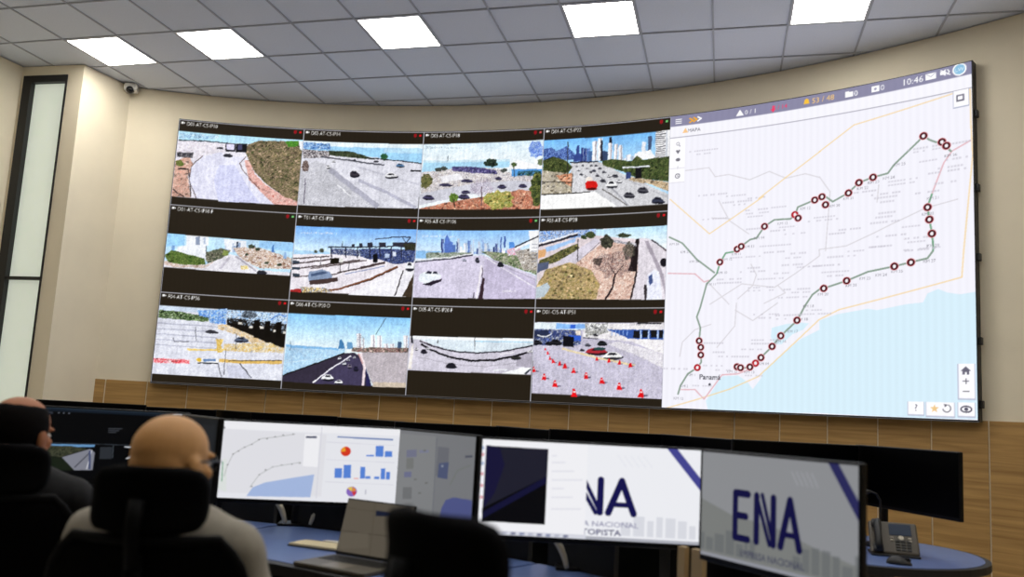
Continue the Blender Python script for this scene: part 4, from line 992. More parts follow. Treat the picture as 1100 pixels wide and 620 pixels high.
def desk(label, group, a0, a1, r0, r1, z, back=None, end_round=False):
    base = Vector(arc((a0 + a1) / 2, (r0 + r1) / 2, 0))
    t = empty('console_desk', base); prop(t, label, 'desk', group)
    def rel(mb): mb.v = [tuple(Vector(v) - base) for v in mb.v]; return mb
    g = 0.002
    if not end_round:
        rel(arc_solid(MB(), a0 + g, a1 - g, r0 + .045, r1, z - .035, z, .02)).build('desk_top', M_blue, t)
        rel(arc_solid(MB(), a0 + g, a1 - g, r0, r0 + .045, z - .040, z - .002, .02)).build('edge_strip', M_edge, t)
    else:
        rc = (r0 + r1) / 2; rr = (r1 - r0) / 2
        def outline(ins):
            cx, cy, _ = arc(a1, rc)
            pts = []
            n = 14
            for i in range(n + 1): pts.append(arc(a0 + g + (a1 - a0 - g) * i / n, r0 + ins)[:2])
            for i in range(1, 24):
                th = math.pi * i / 24          # from inner to outer through the tip
                er = Vector((math.sin(a1), math.cos(a1))); et = Vector((math.cos(a1), -math.sin(a1)))
                q = Vector((cx, cy)) - er * math.cos(th) * (rr - ins) + et * math.sin(th) * (rr - ins) * 0.95
                pts.append((q.x, q.y))
            for i in range(n + 1): pts.append(arc(a1 - (a1 - a0 - g) * i / n, r1 - ins)[:2])
            return pts[::-1]
        rel(MB().prism(outline(.03), z - .034, z)).build('desk_top', M_blue, t)
        o1 = outline(0.0); o2 = outline(.03)
        n = len(o1)
        vs = [(x, y, z - .04) for x, y in o1] + [(x, y, z - .003) for x, y in o1] + [(x, y, z - .04) for x, y in o2] + [(x, y, z - .003) for x, y in o2]
        fs = []
        for i in range(n):
            j = (i + 1) % n
            fs += [(i, j, n + j, n + i), (n + i, n + j, 3 * n + j, 3 * n + i), (2 * n + j, 2 * n + i, 3 * n + i, 3 * n + j), (j, i, 2 * n + i, 2 * n + j)]
        rel(MB()._add(vs, fs)).build('edge_strip', M_edge, t)
    for a in ((a0 + .018), (a1 - .018)):
        rel(arc_solid(MB(), a - .006, a + .006, r0 + .16, r1 - .04, 0, z - .041, .02)).build('side_panel', M_blackmatte, t)
    rel(arc_solid(MB(), a0 + .03, a1 - .03, r1 - .14, r1 - .12, .12, z - .041, .03)).build('modesty_panel', M_blackmatte, t)
    if 'two logo' in label:
        for b0, b1 in ((.843, .850), (.857, .868)):
            rel(arc_solid(MB(), b0, b1, r1 + .004, r1 + .03, .15, .93, .03)).build('upright_post', mat('beige post', 'b89a68', .6), t)
    if back:
        for b0, b1, zt in back:
            rel(arc_solid(MB(), b0, b1, r1 + .004, r1 + .03, .15, zt, .03)).build('back_panel', M_backp, t)
    return t

FA = [-0.34, 0.0, 0.343, 0.685, 1.03]
FL = ['blue front console desk at the far left under the dark-haired man',
      'blue front console desk in front of the dark camera monitor',
      'blue front console desk under the chart monitor and open laptop',
      'blue front console desk under the two logo monitors']
for i in range(4):
    a0, a1 = FA[i], FA[i + 1]
    bk = [(a0 + .012, a1 - .012, .895)] if i < 3 else [(a0 + .012, .775, .895)]
    desk(FL[i], 'front row of console desks', a0, a1, 3.33, 4.12, DESK_F, bk)
BA = [-0.20, 0.035, 0.226, 0.442, 0.654, 0.800]
BLb = ['far console desk at the left end of the rear row', 'far console desk behind the chart monitor', 'far console desk left of the middle of the rear row',
       'far console desk behind the white logo monitor', 'far blue console desk with a rounded end carrying the phone']
for i in range(5):
    desk(BLb[i], 'rear row of console desks', BA[i], BA[i + 1], 5.52, 6.72, DESK_B, [(BA[i] + .01, BA[i + 1] - .01, .80)] if i < 4 else None, end_round=(i == 4))

# ------------------------------------------------------------------ monitors
def monitor(label, group, p0, p1, w, h, ztop, pad=None, strength=1.0, desk_z=0.77, stand_x=0.0, silver=True, stand_y=.20):
    p0, p1 = Vector(p0), Vector(p1)
    mid = (p0 + p1) / 2; yaw = math.atan2(p1.y - p0.y, p1.x - p0.x)
    t = empty('monitor', (mid.x, mid.y, desk_z), yaw)
    prop(t, label, 'monitor', group)
    zt = ztop - desk_z; zb = zt - h
    bz, bb = .008, .020
    hb = MB().rbox(-w / 2, w / 2, 0, .026, zb, zt, .005, 2)
    hb.rbox(-w * .30, w * .30, .02, .052, zb + h * .18, zb + h * .80, .012, 2)
    hb.build('housing', M_bezel, t)
    sx0, sx1, sz0, sz1 = -w / 2 + bz, w / 2 - bz, zb + bb, zt - bz
    if pad is None:
        MB().box(sx0, sx1, -.002, .004, sz0, sz1).build('screen', M_off, t)
    else:
        def pos(u, v):
            return (sx0 + (sx1 - sx0) * u, np.full_like(u, -.0015), sz1 + (sz0 - sz1) * v)
        obj('screen', display_mesh('screen', pad, pos), screen_mat('monitor picture', strength, 0.4, 0.06), t)
    s = stand_x
    MB().rbox(s - .03, s + .03, stand_y + .03, stand_y + .055, .012, zb + h * .5, .006, 2).rbox(s - .03, s + .03, .04, stand_y + .05, zb + h * .42, zb + h * .5, .006, 2).build('stand_neck', M_bezel, t)
    MB().rbox(s - .10, s + .10, stand_y + .01, stand_y + .13, .0, .012, .005, 2).build('stand_base', M_bezel, t)
    if silver:
        for sg in (-1, 1):
            pts = [(s + sg * (.170 - .112 * k - .022 * math.sin(k * math.pi)), stand_y - .01 * k, (zb + .05) * (1 - k) + .014 * k) for k in [i / 10 for i in range(11)]]
            MB().tube(pts, [.006 + .009 * math.sin(.5 + 2.2 * i / 10) for i in range(11)], 8, flat=.5).build('stand_leg', M_silver, t, True)
    return t

def letter_A(p, col, x0, x1, y0, y1, w):
    m = (x0 + x1) / 2
    p.line(col, w, [(x0 + w / 2, y1 - w / 2), (m, y0 + w / 2), (x1 - w / 2, y1 - w / 2)], cap=True)
    p.line(col, w * .8, [(x0 + (x1 - x0) * .27, y0 + (y1 - y0) * .70), (x1 - (x1 - x0) * .27, y0 + (y1 - y0) * .70)])
def letter_E(p, col, x0, x1, y0, y1, w):
    m = (y0 + y1) / 2
    p.line(col, w, [(x1 - w / 2, y0 + w / 2), (x0 + w / 2, y0 + w / 2), (x0 + w / 2, y1 - w / 2), (x1 - w / 2, y1 - w / 2)], cap=True)
    p.line(col, w, [(x0 + w / 2, m), (x1 - w * .9, m)], cap=True)
def letter_N(p, col, x0, x1, y0, y1, w):
    p.line(col, w, [(x0 + w / 2, y0 + w / 2), (x0 + w / 2, y1 - w / 2)], cap=True)
    p.line(col, w, [(x1 - w / 2, y0 + w / 2), (x1 - w / 2, y1 - w / 2)], cap=True)
    p.line(col, w * .62, [(x0 + w * .45, y0 + w * .5), (x1 - w * 1.15, y1 - w * .4)], cap=True)
    p.line(col, w * .62, [(x0 + w * 1.5, y0 + w * .3), (x1 - w * .45, y1 - w * .5)], cap=True)
NAVY = '15144e'
def wallpaper(p, U, V, sc, bg, hill, town, stripe, txt, aw):
    """the operator's wallpaper: rounded logo, two lines of small capitals, corner stripe, skyline"""
    p.M = np.diag([p.W, p.Hh * aw, 1.0])       # x 0..1, y 0..1/aw
    Y = 1 / aw
    p.rect(bg, 0, 0, 1, Y)
    if hill: p.poly(hill, [(0, Y * .46), (.25, Y * .58), (.5, Y * .60), (.8, Y * .74), (1, Y * .80), (1, Y), (0, Y)], alpha=.8)
    x = 0.0
    while x < 1:
        hh = Y * (.05 + .13 * p.rng.random()); ww = .02 + .05 * p.rng.random()
        if not (.40 < x < .62): p.rect(town, x, Y * (.88 - .0) - hh, x + ww, Y * .94, alpha=.7)
        x += ww + .012
    p.line(stripe, Y * .085, [(.85, -.02), (1.02, Y * .42)])
    for i in range(5): p.line('dfe0ea', .002, [(.62 + i * .03, Y * .10), (.66 + i * .03, Y * .22)])
    x0, x1, y0, y1 = U[0], U[1], V[0] * Y, V[1] * Y
    L = (x1 - x0)
    w = sc * (y1 - y0)
    letter_E(p, NAVY, x0, x0 + L * .275, y0, y1, w)
    letter_N(p, NAVY, x0 + L * .322, x0 + L * .645, y0, y1, w)
    letter_A(p, NAVY, x0 + L * .665, x1, y0, y1, w)
    hgt = (y1 - y0) * .13
    p.text('EMPRESA NACIONAL', x0 + L * .12, y1 + hgt * 1.6, hgt, txt, width=L * .90, bold=.5)
    p.text('DE AUTOPISTA', x0 + L * .12, y1 + hgt * 3.2, hgt * 1.1, NAVY, width=L * .72, bold=.4)
    p.rect('b0b2bc', 0, Y * .965, 1, Y)

UW, UH = 0.815, 0.365
HW, HH = 0.613, 0.365
ZT = 1.268
# bright logo monitor
p = Pad(400, 168, [(522.5, 473), (750.5, 485), (748.5, 583.5), (519.5, 571)], 'f1f1f7', 21)
M0 = p.M.copy()
wallpaper(p, (.285, .715), (.335, .745), .172, 'f1f2f7', None, 'd3d5de', '464792', '8a8aa8', p.w / p.h)
p.M = M0
p.poly('f5f5f9', [(522, 473), (632, 479), (630, 578), (519, 571)])
p.poly('20202e', [(526.5, 480), (591, 484), (589, 562), (524, 558)]); p.poly('181638', [(526.5, 480), (540, 481), (546, 500), (536, 530), (525, 545)])
p.poly('08080c', [(524, 545), (590, 512), (589, 562), (524, 558)]); p.poly('141436', [(524, 549), (590, 512), (590, 519), (524, 556)])
for i, yy in enumerate((490, 497, 506, 515, 524, 533, 545)): p.rect('e6e6ee', 595 , yy, 600 + (i * 37) % 28, yy + 1.6)
for yy in (481, 488, 497, 508, 520, 532): p.rect(['e0a0a8', 'a8b8d8', '404860', 'a8d0d8'][yy % 4], 521.5, yy, 524.5, yy + 3)
p.poly('d9dbe4', [(519, 566.5), (632, 572.5), (630, 579), (519, 572)])
for i in range(9): p.rect(['8890b0', 'b8bccc', '787c98'][i % 3], 536 + i * 9, 568.5 + i * .5, 541 + i * 9, 571 + i * .5)
monitor('ultrawide monitor with a dark video window left of a bright white logo wallpaper', 'front row monitors', (-.112, 3.03), (.679, 3.03), UW, UH, ZT, p, 0.95)
# dim logo monitor turned aside
p = Pad(300, 170, [(0, 0), (1, 0), (1, 1), (0, 1)], 'a0a2a6', 22)
wallpaper(p, (.235, .69), (.325, .80), .138, 'aaacb0', '90938f', '7c8082', '34346c', '4a4c68', p.w / p.h)
monitor('grey logo monitor turned sideways in the right foreground', 'front row monitors', (.635, 2.82), (.952, 2.262), HW + .02, HH, ZT + .004, p, 0.62, stand_y=.08, silver=False)
# chart monitor
p = Pad(360, 152, [(243, 452.3), (426.5, 460), (423.5, 538.5), (239.5, 531.5)], 'ecedf3', 23)
p.poly('e6e6ec', [(246, 461), (350, 466), (347, 530), (243, 526)]); p.poly('f4f4f8', [(246, 453), (427, 460), (426, 467), (245, 461)])
p.poly('a8bce4', [(272, 530), (278, 521), (290, 516), (318, 511), (339, 507.5), (336, 531)], n=.01); p.poly('dfe6e0', [(243, 522), (247, 492), (251, 492), (252, 526)], alpha=.7)
p.line('b4b6b6', .8, [(249, 510), (252, 498), (257, 487), (266, 481), (276, 476), (284, 471), (300, 469), (318, 466)], alpha=.8)
for x, y in ((252, 498), (257, 487), (262, 484), (268, 480), (275, 477), (282, 472), (290, 471), (298, 469), (306, 467), (316, 466), (277, 520), (284, 508), (290, 503), (297, 500), (306, 498), (316, 497), (324, 496)): p.ell('8a8a8c', x, y, 1.0, .6)
p.line('b4b8b8', .8, [(275, 521), (284, 508), (297, 500), (325, 495)], alpha=.8); p.line('70a888', .9, [(247, 515), (247, 495)])
p.poly('f6f6fa', [(328, 466), (343, 467), (342, 500), (327, 499)]); p.rect('50546a', 329, 468, 340, 470)
p.line('d8d8e2', .8, [(345, 458), (342, 532)]); p.line('6a80b4', 1.5, [(361, 468.5), (418, 471)])
p.ell('d83a24', 370, 483.5, 5.2, 5.0); p.poly('f0a030', [(370, 483.5), (365, 484), (366, 480), (369, 478.6)])
for x0, x1, y0, y1 in ((391, 399, 487, 488.6), (400.5, 408.5, 477.5, 488.8), (410, 417.5, 483, 489), (359.5, 367, 501, 511), (368.5, 376, 497.5, 511.2), (385.5, 390.5, 499.5, 511.6), (391, 396, 509, 511.8), (400, 405, 509.5, 512), (406.5, 411, 501, 512.2), (412, 416, 504.5, 512.4)): p.rect('5a86da', x0, y0, x1, y1)
p.rect('f0a8a0', 379, 511, 384, 512); p.ell('8a6ac0', 377.5, 525, 5.4, 5.2); p.poly('e89030', [(377.5, 525), (379, 520), (382.6, 524)]); p.poly('d03a3a', [(377.5, 525), (382.8, 525), (380, 530)]); p.poly('e8c848', [(377.5, 525), (373, 521.5), (378, 519.8)])
p.rect('c8c8d4', 391, 523, 392.5, 528); p.rect('6a6a74', 245.5, 459, 247.5, 461)
for yy in (474, 492, 515): p.line('dcdce6', .6, [(350, yy), (420, yy + 3)])
monitor('ultrawide monitor showing a white map beside blue bar charts', 'front row monitors', (-1.313, 3.70), (-.522, 3.80), UW, UH, ZT, p, 0.92, stand_x=-.06, stand_y=.27)
# dim map monitor turned aside
p = Pad(200, 120, [(433, 458), (512, 471), (510, 562), (429.5, 544)], '8e9094', 24)
p.poly('989a9c', [(432, 462), (472, 468), (471, 555), (430, 545)]); p.poly('7c7e86', [(474.5, 479), (486, 481), (485, 514), (473, 510)]); p.poly('5a6488', [(476, 497), (486, 496), (485, 514), (475, 512)]); p.ell('a8b0c0', 479.5, 500, 1.2)
p.rect('8487a0', 441, 481, 452, 489); p.rect('888a88', 441, 490, 449, 502); p.rect('7e82a4', 439, 505, 447, 511); p.rect('828486', 438, 522, 448, 535); p.rect('9094ac', 455, 482, 465, 485)
p.poly('5e66a0', [(480, 545), (484, 536), (492, 533), (510, 536), (510, 562), (478, 556)]); p.rect('55586a', 502, 490, 509, 492); p.line('7c8088', .8, [(473, 470), (471, 555)]); p.line('848a84', 1, [(488, 520), (495, 505), (508, 500)])
for x, y in ((459, 482), (450, 513), (462, 517), (455, 528)): p.rect('72746e', x, y, x + 3, y + 1.2)
monitor('dim grey map monitor turned sideways right of the chart monitor', 'front row monitors', (-.517, 3.72), (-.146, 3.235), HW, HH, ZT, p, 0.62, stand_y=.08, silver=False)
# dark camera monitor
p = Pad(360, 152, [(18, 435), (196, 443), (192, 521), (15, 512)], '060709', 25)
p.line('16202c', 2.2, [(20, 438), (196, 446)]); p.line('2c3a48', 1.0, [(20, 436), (196, 444)])
p.text('CCTV', 52, 443, 2.4, '8088a0', width=7); [p.rect('707480', 64 + i * 5, 442.3 + i * .2, 65.5 + i * 5, 443.6 + i * .2) for i in range(3)]
for i in range(3): p.rect('50545c', 115, 459.5 + i * 2, 129 - 3 * i, 460.3 + i * 2)
p.line('3a4048', .7, [(50, 475), (196, 480)]); p.poly('6fa0d0', [(57, 476.5), (103, 477.5), (102, 480), (57, 480)]); p.poly('0', [(55, 478), (80, 479), (96, 482), (70, 491), (55, 489)], mix=['2c3428', '4a4a38', '1c241c', '5a5a44'])
p.poly('8a8c98', [(71, 491), (98, 482), (103, 486), (102, 505), (82, 505)]); p.line('50525c', 1.2, [(84, 502), (99, 485)]); p.line('e8e8f0', .8, [(100, 483), (96, 504)]); p.line('4a5478', 2, [(98, 484), (99, 504)]); p.poly('1c2418', [(54, 489), (72, 492), (84, 505), (54, 505)])
p.rect('30343a', 108, 480, 120, 493); p.line('505860', .7, [(121, 478), (121, 492)]); p.poly('c8ccd4', [(132, 479), (139, 479.5), (139, 481), (132, 480.5)]); p.poly('e0e0e4', [(134, 493), (139, 489), (140, 493)]); p.rect('20242a', 142, 481, 190, 500); p.rect('c8ccd4', 180, 443, 190, 444.2)
monitor('dark ultrawide monitor with a small motorway camera picture between the two men', 'front row monitors', (-2.404, 3.945), (-1.618, 4.085), UW, UH, ZT + .012, p, 0.8, silver=False)
# dark neighbour turned aside
p = Pad(120, 72, [(0, 0), (1, 0), (1, 1), (0, 1)], '23262a', 26)
p.rect('2c2f33', .05, .08, .95, .6); p.rect('191b1e', .1, .2, .4, .5); p.rect('34383c', .5, .65, .95, .9)
monitor('nearly black monitor turned sideways behind the bald man', 'front row monitors', (-1.612, 4.0), (-1.256, 3.505), HW, HH, ZT + .006, p, 0.6, stand_y=.08, silver=False)

far = [((1.305, 4.955), (2.172, 5.208), 1.281, 'switched-off ultrawide monitor of the rear row above the grey logo monitor'),
       ((2.168, 5.268), (2.378, 4.42), 1.284, 'switched-off black monitor at the right end of the rear row, turned sideways by the phone'),
       ((.245, 5.89), (1.096, 6.14), 1.272, 'switched-off ultrawide monitor of the rear row above the bright logo monitor'),
       ((1.082, 6.20), (1.420, 5.30), 1.274, 'switched-off sideways monitor of the rear row above the corner where the logo monitors meet'),
       ((-.975, 6.685), (-.135, 6.95), 1.254, 'switched-off ultrawide monitor of the rear row above the dim map monitor'),
       ((-.168, 7.03), (.300, 6.12), 1.259, 'switched-off sideways monitor of the rear row above the dark video window'),
       ((-2.39, 7.46), (-1.655, 7.70), 1.258, 'switched-off ultrawide monitor of the rear row above the chart monitor map'),
       ((-1.705, 7.78), (-.945, 6.99), 1.252, 'switched-off sideways monitor of the rear row above the bar charts'),
       ((-3.52, 7.80), (-2.90, 8.02), 1.253, 'switched-off ultrawide monitor of the rear row above the bald head'),
       ((-2.965, 8.13), (-2.345, 7.52), 1.256, 'switched-off sideways monitor of the rear row left of the chart monitor'),
       ((-4.42, 7.60), (-3.45, 7.715), 1.268, 'switched-off monitor at the left end of the rear row, above the dark camera monitor')]
for a, b, zt, lab in far:
    monitor(lab, 'rear row monitors', a, b, math.hypot(b[0] - a[0], b[1] - a[1]) - .004, .368, zt, None, 0, DESK_B, stand_x=(-.30 if 'right end' in lab else 0), silver=False, stand_y=.06)

# ------------------------------------------------------------------ things on the desks
def phone(label, loc, yaw):
    t = empty('desk_phone', loc, yaw); prop(t, label, 'phone', 'desk phones')
    M_ph = mat('phone body', '4c4438', 0.45); M_key = mat('phone keys', '16150f', 0.5); M_pl = mat('phone silver', 'b8b0a0', 0.3, 0.5)
    R = Matrix.Rotation(math.radians(52), 4, 'X')
    T = Matrix.Translation((0, -.06, .016)) @ R
    MB().rbox(-.115, .115, -.075, .085, 0, .012, .005).build('foot', M_black, t)
    MB().rbox(-.115, .115, .0, .185, -.03, 0, .010, 2, T).build('body', M_ph, t)
    MB().rbox(-.02, .085, .105, .170, -.001, .004, .002, 1, T).build('display', mat('phone display', '2a3240', 0.2, emit='38465a', estr=0.15), t)
    for r in range(4):
        for c in range(3):
            x = .005 + c * .026; y = .018 + r * .016
            MB().box(x, x + .020, y, y + .010, 0, .005, T).build('key', M_key, t)
    for x, y in ((-.010, .090), (-.010, .075), (.074, .090), (.074, .075)): MB().rbox(x - .008, x + .008, y - .004, y + .004, 0, .005, .001, 1, T).build('key', M_pl, t)
    MB().lathe([(.0, 0), (.014, 0), (.014, .006), (.010, .008), (0, .008)], 16, T @ Matrix.Translation((.032, .088, 0))).build('key', M_pl, t, True)
    hs = MB()
    pts = [(-.078, .012, .012), (-.078, .03, .026), (-.078, .09, .036), (-.078, .15, .026), (-.078, .172, .012)]
    hs.tube(pts, [.022, .021, .018, .021, .022], 10, T, flat=.7)
    hs.rbox(-.102, -.054, .0, .045, -.002, .02, .008, 2, T); hs.rbox(-.102, -.054, .14, .185, -.002, .02, .008, 2, T)
    hs.build('handset', M_black, t, True)
    return t
phone('black desk phone with a grey display on the rounded blue desk', (1.955, 4.27, DESK_B), math.radians(-16))

t = empty('computer_mouse', (1.85, 3.985, DESK_B), math.radians(-30)); prop(t, 'black computer mouse lying before the phone on the rounded desk', 'mouse')
bm_ = MB().ball((0, 0, .0), (.058, .036, .036), 20, 14)
bm_.v = [(x, y, max(z, 0) * (1 - .25 * x / .058)) for x, y, z in bm_.v]
bm_.build('shell', M_black, t, True)
MB().tube([(.025, -.004, .030), (.04, 0, .028), (.05, 0, .02)], .005, 8).build('scroll_wheel', M_edge, t)

t = empty('gooseneck_microphone', (1.985, 4.52, DESK_B), 0.2); prop(t, 'black gooseneck microphone bending left behind the grey logo monitor', 'microphone')
MB().rbox(-.045, .045, -.05, .05, 0, .03, .01).build('base', M_black, t)
MB().tube([(0, 0, .03), (.006, 0, .10), (.016, 0, .18), (.014, 0, .25), (-.01, 0, .285), (-.045, 0, .295)], .006, 10).build('gooseneck', M_black, t, True)
MB().tube([(-.045, 0, .295), (-.06, 0, .294), (-.095, 0, .288), (-.105, 0, .286)], [.007, .011, .011, .007], 12).build('capsule', M_black, t, True)
MB().tube([(.0, .0, .03), (.003, 0, .05)], .014, 12).build('collar', mat('grey collar', '8a8880', 0.4, 0.5), t, True)

# open laptop
t = empty('laptop', (-.525, 3.18, DESK_F), math.radians(-29)); prop(t, 'open laptop with a dim beige document screen before the empty chair', 'laptop')
M_lap = mat('laptop grey', '5a5448', 0.4, 0.3)
MB().rbox(-.165, .165, -.225, .0, .0, .016, .004).build('base', M_lap, t)
for r in range(5):
    for c in range(13):
        MB().box(-.145 + c * .0225, -.127 + c * .0225, -.115 + r * .019, -.100 + r * .019, .0155, .0175).build('key', M_edge, t)
MB().box(-.05, .05, -.21, -.135, .0155, .0165).build('touchpad', mat('touchpad', '7a7264', 0.35), t)
TR = Matrix.Translation((0, .0, .016)) @ Matrix.Rotation(math.radians(-14), 4, 'X')
MB().rbox(-.165, .165, .0, .010, .0, .215, .004, 2, TR).build('lid', M_black, t)
p = Pad(150, 96, [(374, 537), (456, 551), (441, 612), (362, 598)], '8c8272', 31)
p.line('7c7262', .8, [(374, 548), (430, 558)]); p.line('6e6456', .9, [(368, 575), (432, 585)]); p.line('7c7262', .8, [(408, 542), (402, 604)])
p.poly('2c3450', [(409, 553), (430, 556), (430, 561), (408.5, 559.5)]); p.rect('a09684', 366, 578, 400, 596, alpha=.4)
def lpos(u, v):
    x = -.160 + .32 * u; z = .209 + (.012 - .209) * v
    P = [TR @ Vector((0, -.0012, zz)) for zz in (0, 1)]
    y = P[0].y + (P[1].y - P[0].y) * z; zz = P[0].z + (P[1].z - P[0].z) * z
    return (x, y, zz)
obj('screen', display_mesh('screen', p, lpos), screen_mat('laptop picture', 0.36, 0.4, .08), t)

t = empty('notebook', (-.775, 3.50, DESK_F), math.radians(-22)); prop(t, 'dark-covered notepad with beige pages on the blue desk left of the laptop', 'notebook')
MB().rbox(-.12, .12, -.075, .085, 0, .006, .003).build('cover', M_black, t)
MB().box(-.112, .118, -.072, .040, .006, .013).build('pages', mat('beige paper', 'd8c8a0', 0.8), t)
MB().box(-.03, .125, .046, .080, .006, .015).build('note_strip', mat('white paper', 'd8d2c4', 0.8), t)

# ------------------------------------------------------------------ office chairs
M_mesh = mat('black chair mesh', '060607', 0.85, noise=0.3, nscale=180, bump=0.2, bscale=900, spec=.04)
M_chair = mat('black chair plastic', '050506', 0.6, spec=.08)
M_pad = mat('black padded fabric', '060607', 0.85, noise=0.2, nscale=120, bump=0.2, bscale=500, spec=.04)

def curved_panel(z0, z1, wfun, yfun, wrap, thick, nu=14, nv=16):
    vs = []; fs = []
    for side in (0, 1):
        for j in range(nv + 1):
            t = j / nv; z = z0 + (z1 - z0) * t; w = wfun(t)
            for i in range(nu + 1):
                s = i / nu * 2 - 1
                edge = min(1, min(t, 1 - t) * 6, (1 - abs(s)) * 5 + .25)
                th = thick * (.35 + .65 * math.sqrt(max(0, edge)))
                y = yfun(t) + wrap * s * s
                vs.append((s * w / 2, y + (th / 2 if side else -th / 2), z))
    n = (nu + 1) * (nv + 1)
    for j in range(nv):
        for i in range(nu):
            a = j * (nu + 1) + i
            fs.append((a, a + 1, a + nu + 2, a + nu + 1))
            fs.append((n + a, n + a + nu + 1, n + a + nu + 2, n + a + 1))
    rim = [i for i in range(nu + 1)] + [j * (nu + 1) + nu for j in range(1, nv + 1)] + [nv * (nu + 1) + i for i in range(nu - 1, -1, -1)] + [j * (nu + 1) for j in range(nv - 1, 0, -1)]
    for a, b in zip(rim, rim[1:] + rim[:1]):
        fs.append((b, a, n + a, n + b))
    return MB()._add(vs, fs)

def round_w(w, k):
    return lambda t: w * (1 - k * (1 - math.sqrt(max(0, 1 - abs(2 * t - 1) ** 4))))
def office_chair(label, loc, yaw, head_w=.275, head_z=1.19):
    t = empty('office_chair', loc, yaw); prop(t, label, 'chair', 'black office chairs')
    MB().rbox(-.25, .25, -.22, .26, .435, .515, .035, 3).build('seat', M_pad, t, True)
    MB().rbox(-.14, .14, -.16, .14, .39, .435, .012).build('seat_mechanism', M_chair, t)
    MB().lathe([(.028, .09), (.028, .25), (.02, .25), (.02, .40)], 16).build('gas_column', M_chair, t, True)
    bw = lambda q: (.44 + .06 * math.sin(math.pi * min(1, q * 1.25))) * (1 - max(0, q - .78) ** 2 * 5.5)
    by = lambda q: -.235 + .035 * math.sin(q * math.pi * 1.1) - .05 * q
    curved_panel(.53, 1.035, bw, by, .05, .022).build('backrest', M_mesh, t, True)
    fp = []
    for k in range(0, 17): fp.append((bw(k / 16) / 2, by(k / 16) + .05, .53 + .505 * k / 16))
    top = [(x, by(1) + .05 * (x / (bw(1) / 2)) ** 2, 1.035) for x in (bw(1) / 2 * s for s in (.6, .2, -.2, -.6))]
    MB().tube(fp + top + [(-x, y, z) for x, y, z in reversed(fp)], .012, 8).build('back_frame', M_chair, t, True)
    MB().tube([(0, -.12, .40), (0, -.27, .45), (0, -.30, .60), (0, -.285, .85), (0, -.31, 1.0)], [.03, .032, .026, .024, .02], 10, flat=.6).build('back_support', M_chair, t, True)
    hz0, hz1 = head_z - .150, head_z
    curved_panel(hz0, hz1, round_w(head_w, .42), lambda q: -.295 + .02 * math.sin(q * math.pi), .035, .045).build('headrest', M_pad, t, True)
    MB().tube([(0, -.31, .98), (0, -.335, 1.06), (0, -.32, head_z - .07)], [.018, .016, .02], 8).build('headrest_bracket', M_chair, t, True)
    for sg in (-1, 1):
        a = MB().tube([(sg * .16, .0, .41), (sg * .29, .0, .43), (sg * .30, .0, .52), (sg * .30, .0, .645)], [.02, .02, .018, .018], 8)
        post = a.build('armrest_post', M_chair, t, True)
        MB().rbox(sg * .30 - .045, sg * .30 + .045, -.13, .13, .645, .672, .012, 2).build('armrest_pad', M_pad, post, True)
    for k in range(5):
        an = 2 * math.pi * k / 5 + .3
        c, s = math.cos(an), math.sin(an)
        leg = MB().tube([(c * .02, s * .02, .11), (c * .18, s * .18, .10), (c * .30, s * .30, .075)], [.026, .022, .016], 8).build('base_leg', M_chair, t, True)
        M = Matrix.Translation((c * .30, s * .30, .028)) @ Matrix.Rotation(an, 4, 'Z') @ Matrix.Rotation(math.pi / 2, 4, 'X')
        MB().lathe([(.012, -.022), (.028, -.018), (.028, .018), (.012, .022)], 14, M).tube([(c * .30, s * .30, .03), (c * .30, s * .30, .08)], .008, 8).build('caster', M_chair, leg, True)
    return t
office_chair('black high-back office chair under the dark-haired man at the left edge', (-1.565, 2.715, 0), math.radians(10))
office_chair('black high-back office chair with wide headrest behind the bald man', (-.826, 2.150, 0), math.radians(2), .255, 1.194)
office_chair('empty black office chair swivelled right, its headrest close before the laptop', (.080, 1.485, 0), math.radians(-48), .275, 1.196)

# ------------------------------------------------------------------ people
def fuse(mb, name, voxel, it=4):
    me = mb.mesh(name + '_raw')
    o = bpy.data.objects.new('sculpt', me); COL.objects.link(o)
    r = o.modifiers.new('r', 'REMESH'); r.mode = 'VOXEL'; r.voxel_size = voxel
    s = o.modifiers.new('s', 'SMOOTH'); s.factor = .5; s.iterations = it
    dg = bpy.context.evaluated_depsgraph_get()
    out = bpy.data.meshes.new_from_object(o.evaluated_get(dg))
    out.name = name
    bpy.data.objects.remove(o); bpy.data.meshes.remove(me)
    return out
def limb(mb, pts, rads, seg=14, M=None):
    mb.tube(pts, rads, seg, M)
    for p_, r_ in zip(pts, rads): mb.ball(p_, r_, 12, 8, M)
def hand(mb, wrist, fwd, up, side):
    """palm and five bent fingers; side +1 puts the thumb to the left of fwd (right hand, palm down)"""
    f = Vector(fwd).normalized(); u = Vector(up); u = (u - f * u.dot(f)).normalized(); l = u.cross(f) * side
    w = Vector(wrist)
    P = lambda a, b, c: w + f * a + l * b + u * c
    limb(mb, [P(0, 0, 0), P(.045, 0, .002)], [.026, .030], 12)
    for b in (-.026, -.009, .009, .026): limb(mb, [P(.03, b, 0), P(.088, b * 1.15, .004)], [.016, .012], 10)
    for b, L in ((-.032, .062), (-.0105, .078), (.0115, .084), (.0335, .072)):
        b *= -1
        limb(mb, [P(.085, b, .004), P(.085 + L * .42, b * 1.08, .004), P(.085 + L * .74, b * 1.1, -.012), P(.085 + L * .9, b * 1.1, -.030)], [.0098, .0090, .0082, .0070], 10)
    limb(mb, [P(.020, .026, -.004), P(.050, .052, -.010), P(.082, .062, -.016), P(.104, .060, -.022)], [.015, .0125, .0105, .0085], 10)

